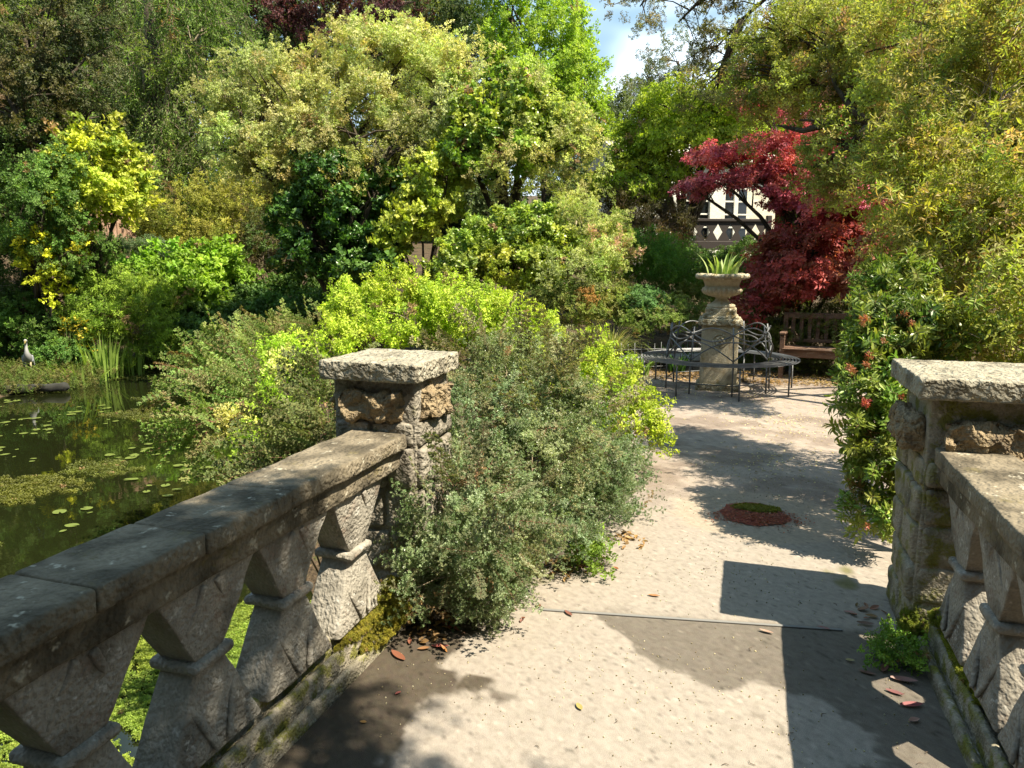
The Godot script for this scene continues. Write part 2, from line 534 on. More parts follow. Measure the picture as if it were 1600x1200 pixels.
func scatter(called: String, parent: Node3D, mesh: Mesh, blobs: Array, opt: Dictionary) -> MultiMeshInstance3D:
	# sprays of one kind spread over and through lumps of a crown; blobs are [centre, radii] or [centre, radii, palette]
	var size: float = opt.size
	var dens: float = opt.get("dens", 1.0)
	var pal: Array = opt.pal
	var inner: float = opt.get("inner", 0.72)
	var amp: float = opt.get("rough", 0.22)
	var gap: float = opt.get("gap", -0.22)
	var gfreq: float = opt.get("gfreq", 0.5 / size)
	var outw: float = opt.get("out", 1.0)
	var upw: float = opt.get("up", 0.55)
	var jit: float = opt.get("jit", 0.5)
	var lean: Vector3 = opt.get("lean", Vector3.ZERO)
	var floor_y: float = opt.get("floor", -50.0)
	var rows := PackedFloat32Array()
	var count := 0
	for bl in blobs:
		var c: Vector3 = bl[0]
		var r: Vector3 = bl[1]
		var p16 := 1.6
		var area := 4.0 * PI * pow((pow(r.x * r.y, p16) + pow(r.x * r.z, p16) + pow(r.y * r.z, p16)) / 3.0, 1.0 / p16)
		var tone := rng.randf_range(0.84, 1.18)
		var warm := rng.randf_range(0.92, 1.08)
		var n := int(area / (size * size) * dens * 3.3)
		for k in n:
			var d := Vector3(rng.randfn(), rng.randfn(), rng.randfn()).normalized()
			var t := lerpf(inner, 1.0, sqrt(rng.randf()))
			t *= 1.0 + amp * 1.6 * clump.get_noise_3dv(c + d * 2.2)
			var p := c + d * r * t
			var hidden := false
			for other in blobs:
				if other != bl and ((p - other[0]) / other[1]).length() < 0.62:
					hidden = true
					break
			if hidden or p.y < floor_y or p.y < ground_y(p.x, p.z) - 0.02: continue
			var cl := clump.get_noise_3dv(p * gfreq)
			if cl < gap and rng.randf() < 0.85: continue
			var y := (d * outw + Vector3.UP * upw + lean + Vector3(rng.randfn(), rng.randfn(), rng.randfn()) * jit).normalized()
			if opt.has("squash"): y = (y * Vector3(1.0, opt.squash, 1.0)).normalized()
			var x := y.cross(Vector3(rng.randfn(), rng.randfn(), rng.randfn())).normalized()
			if opt.get("level", false):     # keep the flat of the spray towards the sky
				x = y.cross(Vector3.UP + Vector3(rng.randfn(), 0, rng.randfn()) * 0.2).normalized()
			var z := x.cross(y)
			var s := size * rng.randf_range(0.65, 1.3)
			var pl: Array = bl[2] if bl.size() > 2 else pal
			var col: Color = pl[rng.randi() % pl.size()].lerp(pl[rng.randi() % pl.size()], rng.randf() * 0.6)
			col = Color(pow(col.r, 0.84) * 1.08 * warm, pow(col.g, 0.84) * 1.08, pow(col.b, 0.90) / warm)
			if rng.randf() < 0.015: col = Color(0.26, 0.17, 0.08)
			var br := tone * rng.randf_range(0.9, 1.5) * (1.0 + 0.25 * cl)
			rows.append_array(PackedFloat32Array([x.x * s, y.x * s, z.x * s, p.x, x.y * s, y.y * s, z.y * s, p.y, x.z * s, y.z * s, z.z * s, p.z, col.r * br, col.g * br, col.b * br, 1.0]))
			count += 1
	var mm := MultiMesh.new()
	mm.transform_format = MultiMesh.TRANSFORM_3D
	mm.use_colors = true
	mm.mesh = mesh
	mm.instance_count = count
	mm.buffer = rows
	var o := MultiMeshInstance3D.new()
	o.multimesh = mm
	o.name = called
	o.set_meta("kind", "stuff")
	if parent.has_meta("foot"): o.position = -parent.position
	parent.add_child(o, true)
	copies_made += count
	return o

var copies_made := 0

func limbs(parent: Node3D, called: String, base: Vector3, blobs: Array, r0: float, per := 5, mat: Material = null, bare := 0.8) -> void:
	# a trunk that forks to the lumps of the crown, each limb with side branches
	var st := begin()
	var mid := Vector3.ZERO
	for bl in blobs: mid += bl[0] / blobs.size()
	var fork := base.lerp(mid, 0.38)
	fork.x = lerpf(base.x, mid.x, 0.2); fork.z = lerpf(base.z, mid.z, 0.2)
	tube(st, [base + Vector3(0, -0.25, 0), base.lerp(fork, 0.15), base.lerp(fork, 0.6) + Vector3(0.06, 0, 0.05) * r0 * 8.0, fork], [r0 * 1.5, r0 * 1.1, r0 * 0.9, r0 * 0.8], 8)
	for bl in blobs:
		var c: Vector3 = bl[0]
		var r: Vector3 = bl[1]
		var m := fork.lerp(c, 0.5) + Vector3(rng.randf_range(-0.1, 0.1), 0.12, rng.randf_range(-0.1, 0.1)) * (c - fork).length()
		tube(st, [fork, fork.lerp(m, 0.6), m, m.lerp(c, 0.6), c], [r0 * 0.7, r0 * 0.5, r0 * 0.42, r0 * 0.33, r0 * 0.22], 6)
		for k in per:
			var d := Vector3(rng.randfn(), rng.randf_range(-0.2, 1.0), rng.randfn()).normalized()
			var e := c + d * r * bare * rng.randf_range(0.8, 1.15)
			var s := m.lerp(c, rng.randf_range(0.2, 1.0))
			var q := s.lerp(e, 0.5) + Vector3(rng.randf_range(-0.1, 0.1), 0.08, rng.randf_range(-0.1, 0.1)) * (e - s).length()
			tube(st, [s, q, e], [r0 * 0.2, r0 * 0.13, r0 * 0.05], 5, false)
	obj(called, done(st, mat if mat else M.bark), parent)

func blades(b: Buf, base: Vector3, n: int, spread: float, h: float, w: float, lean: float, col: Color, droop := 0.3) -> void:
	for k in n:
		var a := rng.randf() * TAU
		var o := base + Vector3(cos(a), 0, sin(a)) * spread * sqrt(rng.randf())
		o.y = base.y
		blade(b, o, Vector3(cos(a), 0, sin(a)) * lean * rng.randf_range(0.2, 1.3), h * rng.randf_range(0.6, 1.1), w * rng.randf_range(0.7, 1.2), col * rng.randf_range(0.75, 1.25), droop * rng.randf_range(0.2, 1.4))

func blade(b: Buf, o: Vector3, lean: Vector3, h: float, w: float, col: Color, droop: float) -> void:
	var side := Vector3(-lean.z, 0, lean.x).normalized().rotated(Vector3.UP, rng.randf_range(-0.8, 0.8))
	var first := b.v.size()
	for j in 6:
		var t := j / 5.0
		var p := o + Vector3(0, h * (t - droop * t * t * t), 0) + lean * h * (t * t) * (1.0 + droop)
		var ww := w * 0.5 * (1.0 - pow(t, 2.5)) * (0.75 + 0.5 * sin(t * PI))
		b.add(p - side * ww, col)
		b.add(p + side * ww, col)
		if j > 0:
			var f := first + j * 2
			b.tri(f - 2, f - 1, f); b.tri(f - 1, f + 1, f)

# a plant: an empty at its foot, sprays as its crown, and stems
func plant(called: String, label: String, category: String, base: Vector3, group := "") -> Node3D:
	var o := thing(called, label, category, base, 0.0, group)
	o.set_meta("foot", base)
	return o

# ---------------------------------------------------------------- ground
var pond := PackedVector2Array()

func pond_distance(x: float, z: float) -> float:
	# metres from the shore, negative in the water
	if pond.is_empty():
		for p in [[-1.74, -3.35], [-3.0, -4.7], [-5.4, -7.2], [-8.4, -10.6], [-11.6, -14.4], [-15.2, -18.0], [-16.4, -17.3], [-15.3, -14.8], [-14.7, -12.5], [-14.4, -10.9], [-15.5, -8.0], [-17.0, -2.0], [-13.0, 6.0], [-6.0, 9.0], [-1.74, 9.0]]:
			pond.append(Vector2(p[0], p[1]))
	var q := Vector2(x, z)
	var d := 1e9
	for k in pond.size():
		d = minf(d, q.distance_to(Geometry2D.get_closest_point_to_segment(q, pond[k], pond[(k + 1) % pond.size()])))
	return -d if Geometry2D.is_point_in_polygon(q, pond) else d

func ground_y(x: float, z: float) -> float:
	var d := Vector2(x, z).length()
	var y := smoothstep(11.6, 21.0, d) * 1.3 + maxf(0.0, d - 24.0) * 0.10
	if x < -1.0 or (x < 1.3 and z > -3.0):
		var s := pond_distance(x, z)
		if s < 0.0:
			return lerpf(-1.04, -2.0, clampf(-s / 1.2, 0.0, 1.0))
		y = lerpf(-1.04, y, smoothstep(1.2 if d > 12.0 else 0.0, 6.0 if d > 12.0 else 2.2, s))
	if x > 1.3 and z > -3.3:
		y = -0.1
	return y + clump.get_noise_2d(x * 0.8, z * 0.8) * 0.05 * smoothstep(9.0, 13.0, d) - 0.012

func foot(v: Vector3) -> Vector3:
	return Vector3(v.x, ground_y(v.x, v.z), v.z)

func lined(far: float) -> PackedFloat32Array:
	# grid lines dense near the middle, sparse far away
	var a := PackedFloat32Array()
	var n := 110
	for k in range(-n, n + 1):
		var t := k / float(n)
		a.append(far * (0.12 * t + 0.88 * t * t * t * t * t))
	return a

func set_ground() -> void:
	var xs := lined(190.0)
	var nn := xs.size()
	var b := Buf.new()
	for i in nn:
		for j in nn:
			b.add(Vector3(xs[i] - 4.0, ground_y(xs[i] - 4.0, xs[j] - 6.0), xs[j] - 6.0), Color.WHITE)
	for i in nn - 1:
		for j in nn - 1:
			var k := i * nn + j
			b.tri(k, k + 1, k + nn + 1); b.tri(k, k + nn + 1, k + nn)
	var gm := ArrayMesh.new()
	b.surface(gm, M.soil)
	structure("ground", gm)
	# pond
	var w := begin()
	w.set_smooth_group(-1)
	face(w, Vector3(-26, -1.1, -22), Vector3(-1.72, -1.1, -22), Vector3(-1.72, -1.1, 12), Vector3(-26, -1.1, 12), Vector3(-10, -5, 0))
	structure("pond_water", done(w, M.water))
	set_path()

func path_colour(x: float, z: float, big: PackedByteArray, mid: PackedByteArray, fine: PackedByteArray) -> Color:
	var n := (posmod(int(z * 100.0), 512) * 512 + posmod(int(x * 100.0), 512))
	var b := big[n] / 255.0 - 0.5
	var m := mid[n] / 255.0 - 0.5
	var f := rng.randf()
	var rag := b * 0.9 + m * 0.55
	var col := Color(0.29, 0.258, 0.222)
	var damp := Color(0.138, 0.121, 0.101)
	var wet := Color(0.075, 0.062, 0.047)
	var moss := Color(0.10, 0.10, 0.015)
	if z > -4.3:
		# damp where water stands: a band behind the metal strip, the shaded right side, the left kerb
		var low := -3.04 + 0.36 * smoothstep(-0.62, -0.10, x) + rag * 0.30      # near edge of the damp strip behind the joint
		var band := smoothstep(0.0, 0.03, low - z) * smoothstep(-3.28, -3.2, z + 0.17 * x + 0.02 + m * 0.03)
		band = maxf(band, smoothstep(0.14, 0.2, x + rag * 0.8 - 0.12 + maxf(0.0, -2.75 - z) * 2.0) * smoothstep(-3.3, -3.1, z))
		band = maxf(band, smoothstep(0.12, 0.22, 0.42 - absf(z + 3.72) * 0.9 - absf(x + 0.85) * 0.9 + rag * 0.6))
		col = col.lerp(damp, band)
		var kerb := -1.0 - x + clampf((z + 2.6) * 0.12, 0.0, 0.2)
		col = col.lerp(wet, smoothstep(0.0, 0.06, kerb + rag * 0.5))
		col = col.lerp(moss, 0.75 * smoothstep(0.12, 0.3, 0.45 - absf(x + 0.88) * 2.2 - absf(z + 3.35) * 1.1 + rag * 0.9))
		col = col.lerp(moss, 0.7 * smoothstep(0.12, 0.3, 0.4 - absf(x - 0.55) * 2.4 - absf(z + 3.95) * 0.7 + rag * 0.9))
	var g := smoothstep(-4.0, -5.4, z + rag * 0.6)
	col = col.lerp(Color(0.305, 0.258, 0.22).lerp(Color(0.21, 0.17, 0.142), smoothstep(-0.05, 0.2, b + m * 0.5)), g)
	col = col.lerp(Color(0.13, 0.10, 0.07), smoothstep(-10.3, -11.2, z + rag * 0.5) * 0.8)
	col = col.lerp(Color(0.34, 0.28, 0.21), 0.6 * (1.0 - smoothstep(0.10, 0.2, absf(Vector2((x - 0.1) / 1.15, (z + 4.8) * 0.9).length() - 0.30) + m * 0.1)))
	return col * (0.88 + 0.20 * f + 0.10 * (fine[n] / 255.0 - 0.5)) * (1.0 + (0.35 if rng.randf() > 0.988 else 0.0) - (0.4 if rng.randf() > 0.985 else 0.0))

func set_path() -> void:
	# one computed colour sheet: asphalt deck, damp patches, worn path and pinkish gravel ring
	var big := grey_noise(512, 0.008, 4, 201)
	var mid := grey_noise(512, 0.03, 4, 202)
	var fine := grey_noise(512, 0.14, 2, 203)
	var pm := surfaced(mottled(1024, 211, Color(0.88, 0.87, 0.86), Color(0.72, 0.70, 0.68), Color(1.0, 0.98, 0.95), Color(0.80, 0.75, 0.7), Vector3(0.34, 0.22, 0.16), 3.0), 1.1, noise_texture(1024, 0.30, 3, 205), 0.22, 0.92)
	pm.vertex_color_use_as_albedo = true
	var edge := PackedVector2Array()
	for p in [[-1.39, 0.55], [-1.39, -2.7], [-1.3, -3.2], [-0.95, -3.9], [-0.75, -4.8], [-0.95, -6.2], [-1.5, -7.6], [-2.3, -8.4], [-2.7, -9.8], [-2.3, -11.2], [-1.2, -11.9], [1.0, -12.1], [2.3, -11.9], [2.35, -9.4], [1.75, -7.0], [1.3, -5.0], [1.1, -3.9], [0.78, -3.4], [0.76, 0.55]]:
		edge.append(Vector2(p[0], p[1]))
	# fine rows near the viewer, coarser ones far off; colour per vertex, grain from the material
	var zs := []
	var z := 0.55
	while z > -12.2:
		zs.append(z)
		z -= 0.05 if z > -1.0 else (0.016 if z > -5.2 else 0.045)
	for part in 2:
		var b := Buf.new()
		var step := 0.016 if part == 0 else 0.045
		var rows := zs.filter(func(q): return q > -5.2) if part == 0 else zs.filter(func(q): return q <= -5.2)
		if part == 1: rows.push_front(zs.filter(func(q): return q > -5.2).back())
		var xa := -1.40 if part == 0 else -2.8
		var nx := int(((1.36 if part == 0 else 2.5) - xa) / step)
		var ids := {}
		for j in rows.size():
			for i in nx:
				var p := Vector2(xa + i * step, rows[j])
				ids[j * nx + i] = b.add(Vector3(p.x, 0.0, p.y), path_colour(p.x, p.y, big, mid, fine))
		for j in rows.size() - 1:
			for i in nx - 1:
				if Geometry2D.is_point_in_polygon(Vector2(xa + (i + 0.5) * step, (rows[j] + rows[j + 1]) / 2.0), edge):
					var k := j * nx + i
					b.tri(ids[k], ids[k + nx], ids[k + 1]); b.tri(ids[k + 1], ids[k + nx], ids[k + nx + 1])
		var m := ArrayMesh.new()
		b.surface(m, pm)
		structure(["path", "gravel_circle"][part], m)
	# metal expansion strip across the deck end
	var s2 := begin()
	box(s2, Vector3(-0.2, 0.0045, -3.21), Vector3(1.34, 0.005, 0.016), Basis(Vector3.UP, 0.165), 0.001)
	tag(obj("metal_strip", done(s2, plain(lin(0.15, 0.147, 0.14), 0.8))), "thin grey metal strip set across the path beside the pillar shadow", "metal strip")
	# puddle hollow
	var pd := begin()
	pd.set_smooth_group(0)
	var mid_p := Vector3(0.1, 0.006, -4.80)
	var rim := []
	for k in 96:
		var a := TAU * k / 96.0
		var rr := 1.0 + 0.22 * lump.get_noise_2d(cos(a) * 1.2 + 7.0, sin(a) * 1.2) + 0.02 * sin(a * 7.0)
		rim.append(mid_p + Vector3(cos(a) * 0.205 * rr, 0, sin(a) * 0.22 * rr))
	for k in 96:
		for p in [mid_p, rim[(k + 1) % 96], rim[k]]: pd.add_vertex(p)
	var pt := surfaced(mottled(256, 221, Color(0.16, 0.035, 0.022), Color(0.07, 0.03, 0.018), Color(0.26, 0.07, 0.05), Color(0.11, 0.08, 0.02), Vector3(0.35, 0.28, 0.25)), 2.2, noise_texture(128, 0.1, 3, 77), 0.3, 0.35)
	var pu := obj("puddle", done(pd, pt))
	tag(pu, "shallow puddle stained red by fallen petals in the path", "puddle")
	var tm := spray(301, {"len": 0.6, "sides": 5, "per": 5, "leaf": 0.4, "width": 0.3, "twig": 0.0})
	var rp := Buf.new()
	leaf(rp, Vector3.ZERO, Vector3(1, 0, 0), Vector3.UP, 1.0, 0.6, 1.0, 1)
	var rpm := ArrayMesh.new()
	rp.surface(rpm, leaf_m.matt)
	scatter("petal", pu, rpm, [[Vector3(0.1, 0.009, -4.72), Vector3(0.22, 0.003, 0.15)], [Vector3(0.22, 0.008, -4.78), Vector3(0.16, 0.003, 0.12)], [Vector3(0.0, 0.008, -4.72), Vector3(0.16, 0.003, 0.10)]], {"size": 0.016, "dens": 0.5, "inner": 0.0, "out": 0.02, "up": 1.0, "jit": 0.2, "pal": [Color(0.20, 0.035, 0.025), Color(0.12, 0.03, 0.02), Color(0.28, 0.08, 0.06)], "gap": -0.2, "rough": 0.8})
	scatter("moss_tuft", pu, tm, [[Vector3(0.11, 0.006, -4.90), Vector3(0.15, 0.006, 0.07)]], {"size": 0.016, "dens": 3.0, "inner": 0.0, "pal": [Color(0.11, 0.13, 0.02), Color(0.17, 0.17, 0.03)], "gap": -0.6, "rough": 0.1})

# ---------------------------------------------------------------- bridge
func set_bridge() -> void:
	var st := begin()
	box(st, Vector3(-0.32, -1.02, -1.3), Vector3(2.84, 2.0, 4.06), Basis.IDENTITY, 0.02)
	structure("bridge_deck", done(st, M.block))
	balustrade("stone_balustrade", -1.0, -1.525, -2.845, [-2.50, -2.07, -1.64, -1.21, -0.78, -0.35, 0.08, 0.51], "weathered stone balustrade with dark lichened coping beside the pond")
	balustrade("stone_balustrade", 1.0, 0.875, -3.285, [-3.04, -2.63, -2.22, -1.81, -1.40, -0.99, -0.58, -0.17, 0.24], "stone balustrade with sunlit pale coping on the shaded right side")
	pillar(Vector3(-1.56, 0, -3.045), Vector3(0.40, 1.09, 0.37), Vector3(0.47, 0.085, 0.49), -1.0, "square stone pillar with pale slab cap engulfed by grey shrub")
	pillar(Vector3(0.945, 0, -3.535), Vector3(0.45, 1.065, 0.47), Vector3(0.575, 0.085, 0.64), 1.0, "square stone pillar with mossy shaded side beside red tipped shrub")

func balustrade(called: String, side: float, cx: float, z_end: float, necks: Array, label: String) -> void:
	# side -1: the path lies towards +x; +1: towards -x
	var inn := -side
	var o := thing(called, label, "balustrade", Vector3(cx, 0, -1.2))
	var at := -o.position
	var z1: float = 0.62
	var joints := [z_end, z_end + 0.86, z_end + 1.26, z_end + 1.62, z_end + 2.5, z1] if side < 0.0 else [z_end, z_end + 1.15, z_end + 2.2, z1]
	for k in joints.size() - 1:
		var a: float = joints[k] + 0.001
		var b: float = joints[k + 1] - 0.001
		block("coping_stone", o, M.coping, at + Vector3(cx + rng.randf_range(-0.002, 0.002), 0.83 + rng.randf_range(-0.0015, 0.0015), (a + b) / 2.0), Vector3(0.265, 0.07, b - a), 0.012, 0.007, 4.0, 0.045)
	block("coping_rail", o, M.coping, at + Vector3(cx, 0.752, (z_end + z1) / 2.0), Vector3(0.205, 0.09, z1 - z_end - 0.01), 0.012, 0.009, 5.0, 0.06)
	for pc in [[0.121, 0.028, 0.058, 0.011], [0.095, 0.05, 0.035, 0.008], [0.078, 0.034, 0.122, 0.016], [0.05, 0.05, 0.092, 0.01], [-0.015, 0.12, 0.172, 0.018]]:   # stepped plinth: offset, width, height, rounding
		block("plinth_course", o, M.mossy, at + Vector3(cx + inn * pc[0], pc[2] / 2.0 - 0.03, (z_end + z1) / 2.0), Vector3(pc[1], pc[2] + 0.06, z1 - z_end - 0.02), pc[3], 0.005, 6.0, 0.06)
	for z in necks:
		var t := rng.randf_range(-0.006, 0.006)
		var st := begin()
		stone(st, at + Vector3(cx, 0.588, z + t), Vector3(0.17, 0.25, 0.415), 0.007, 0.006, 7.0, 0.035, Vector2(0.74, 0.29))
		var up := obj("baluster", done(st, M.baluster), o)
		st = begin()
		stone(st, at + Vector3(cx, 0.452, z + t), Vector3(0.17, 0.034, 0.18), 0.015, 0.005, 8.0, 0.02)
		obj("collar", done(st, M.baluster), up)
		st = begin()
		stone(st, at + Vector3(cx, 0.30, z + t), Vector3(0.115, 0.285, 0.125), 0.007, 0.006, 7.0, 0.035, Vector2(1.45, 3.2))
		obj("lower_part", done(st, M.baluster), up)
		# carved chevrons, a pair of sunk leaves framed by raised lips, on the face towards the path
		for s in [-1.0, 1.0]:
			st = begin()
			stone(st, at + Vector3(cx + inn * 0.0715, 0.625, z + t + s * 0.062), Vector3(0.022, 0.16, 0.030), 0.010, 0.006, 9.0, 0.02, Vector2(0.6, 0.45), Basis(Vector3.RIGHT, s * -0.50) * Basis(Vector3.BACK, inn * -0.12))
			obj("carving", done(st, M.baluster), up)
			st = begin()
			stone(st, at + Vector3(cx + inn * 0.075, 0.265, z + t + s * 0.062), Vector3(0.02, 0.19, 0.026), 0.010, 0.005, 9.0, 0.02, Vector2(0.8, 0.9), Basis(Vector3.RIGHT, s * 0.42) * Basis(Vector3.BACK, inn * 0.20))
			obj("carving", done(st, M.baluster), up)

func pillar(c: Vector3, s: Vector3, cap: Vector3, side: float, label: String) -> void:
	var o := thing("stone_pillar", label, "pillar", c)
	var cm: Material = M.block if side < 0 else M.mossy
	block("core", o, cm, Vector3(0, s.y / 2.0 - 0.2, 0), Vector3(s.x, s.y + 0.4, s.z), 0.012, 0.006, 6.0, 0.06)
	block("slab_cap", o, M.cap, Vector3(0, s.y + cap.y / 2.0, 0.0), cap, 0.009, 0.006, 16.0, 0.018)
	# courses of squared blocks proud of the mortar on every face, the top panel rock-faced
	var courses := [[0.0, 0.17], [0.18, 0.34], [0.35, 0.52], [0.53, 0.68], [0.69, 0.80], [0.815, 0.965]] if side > 0.0 else [[0.0, 0.2], [0.21, 0.40], [0.41, 0.60], [0.61, 0.79], [0.80, 0.905], [0.915, 1.035]]
	for f in 4:
		var turn := Basis(Vector3.UP, f * PI / 2.0)
		var wide := s.x if f % 2 == 0 else s.z
		var deep := s.z if f % 2 == 0 else s.x
		for k in courses.size():
			var y0: float = courses[k][0]
			var y1: float = courses[k][1]
			var rock := k == courses.size() - 1
			var cut := [-0.5, 0.5] if rock else ([-0.5, rng.randf_range(-0.15, 0.18), 0.5] if k % 2 == 0 else [-0.5, rng.randf_range(0.05, 0.25), 0.5])
			for j in cut.size() - 1:
				var a: float = cut[j] * (wide - (0.11 if rock else 0.012)) + 0.004
				var b: float = cut[j + 1] * (wide - (0.11 if rock else 0.012)) - 0.004
				var proud := (0.075 if side > 0.0 else 0.045) if rock else rng.randf_range(0.012, 0.03)
				if f == 0 and not rock and y1 < 0.78: proud = 0.012
				var p := turn * Vector3((a + b) / 2.0, (y0 + y1) / 2.0, deep / 2.0 + proud / 2.0 - 0.02)
				block("block", o, M.rock_face if rock else cm, p, Vector3(b - a, y1 - y0, proud + 0.04) if f % 2 == 0 else Vector3(proud + 0.04, y1 - y0, b - a), 0.02, 0.045 if rock else 0.014, 9.0 if rock else 6.0, 0.014 if rock else 0.035)

# ---------------------------------------------------------------- house behind the maple
func set_house() -> void:
	var at := Vector3(-2.50, 1.60, -20.35)
	at.y = 1.9
	var o := thing("garden_house", "cream rendered house with white windows glimpsed behind red maple", "house", at, 0.55)
	var st := begin()
	box(st, Vector3(1.35, 0.65, -1.2), Vector3(4.5, 3.3, 2.4), Basis.IDENTITY, 0.02)
	obj("wall", done(st, M.render), o)
	st = begin()
	var roof := PackedVector2Array([Vector2(-1.45, 0.0), Vector2(1.35, 0.0), Vector2(1.35, 0.08), Vector2(0.0, 0.7), Vector2(-1.45, 0.08)])
	prism(st, roof, 4.8, Transform3D(Basis(Vector3.UP, PI / 2.0), Vector3(1.35, 2.30, -1.2)))
	obj("roof", done(st, plain(lin(0.36, 0.33, 0.28), 0.85)), o)
	st = begin()
	box(st, Vector3(1.35, 2.10, 0.07), Vector3(4.5, 0.16, 0.08), Basis.IDENTITY, 0.02)
	box(st, Vector3(1.35, 2.24, 0.06), Vector3(4.5, 0.10, 0.12), Basis.IDENTITY, 0.02)
	obj("cornice", done(st, M.render), o)
	var step := 1.16
	for k in range(0, 3):
		var x := k * step + 0.02
		st = begin()
		box(st, Vector3(x - step / 2.0, 0.80, 0.05), Vector3(0.46, 2.44, 0.10), Basis.IDENTITY, 0.012)
		obj("pilaster", done(st, M.white), o)
		st = begin()
		box(st, Vector3(x, 0.95, 0.008), Vector3(0.70, 2.0, 0.016))
		var w := obj("window", done(st, M.glass_dark), o)
		st = begin()
		box(st, Vector3(x, 0.95, 0.035), Vector3(0.13, 2.0, 0.05), Basis.IDENTITY, 0.006)
		obj("mullion", done(st, M.white), w)
		for j in 6:
			st = begin()
			box(st, Vector3(x, 0.30 + j * 0.345, 0.03), Vector3(0.70, 0.04, 0.036), Basis.IDENTITY, 0.004)
			obj("glazing_bar", done(st, M.white), w)
	# veranda rail with diamond cut-outs, a thing standing in front of the house
	var r := thing("veranda_rail", "dark timber veranda rail with diamond cutouts below white windows", "railing", at + Vector3(0.75, 0.07, 1.05), 0.4)
	st = begin()
	box(st, Vector3(0, 0.68, 0), Vector3(4.6, 0.07, 0.10), Basis.IDENTITY, 0.01)
	obj("top_rail", done(st, M.dark_wood), r)
	st = begin()
	box(st, Vector3(0, 0.05, 0), Vector3(4.6, 0.22, 0.08), Basis.IDENTITY, 0.01)
	obj("bottom_rail", done(st, M.dark_wood), r)
	for k in range(-7, 7):
		st = begin()
		var hw := 0.162
		var poly := PackedVector2Array([Vector2(-hw, 0.16), Vector2(hw, 0.16), Vector2(hw, 0.18), Vector2(hw - 0.125, 0.385), Vector2(hw, 0.59), Vector2(hw, 0.645), Vector2(-hw, 0.645), Vector2(-hw, 0.59), Vector2(-hw + 0.125, 0.385), Vector2(-hw, 0.18)])
		prism(st, poly, 0.03, Transform3D(Basis.IDENTITY, Vector3(k * 0.326 + 0.163, 0, 0)))
		obj("board", done(st, M.dark_wood), r)
	for x in [-2.3, -0.85, 2.3]:
		st = begin()
		box(st, Vector3(x, 0.15, 0), Vector3(0.12, 1.3, 0.12), Basis.IDENTITY, 0.01)
		obj("post", done(st, M.dark_wood), r)
	# wooden fence across the pond
	var fa := Vector3(-18.16, 1.70, -15.69)
	var fb := Vector3(-17.20, 1.82, -17.59)
	var f := thing("board_fence", "pinkish brown wooden board fence behind the yellow shrub", "fence", fa)
	var d := fb - fa
	d.y = 0.0
	var n := 16
	var turn := Basis(Vector3.UP, atan2(-d.z, d.x))
	for k in n:
		var h := 1.75 - 0.35 * pow(k / float(n - 1), 3.0)
		block("board", f, M.fence, d * ((k + 0.5) / n) + Vector3(0, h / 2.0 - 0.3 + 0.25 - 0.2, 0), Vector3(d.length() / n - 0.012, h, 0.03), 0.006, 0.006, 3.0, 0.3, Vector2(1, 1), turn)
	st = begin()
	for h in [0.1, 0.9]:
		box(st, d * 0.5 + turn * Vector3(0, 0, -0.04) + Vector3(0, h, 0), Vector3(d.length(), 0.09, 0.05), turn, 0.008)
	obj("rail", done(st, M.fence), f)

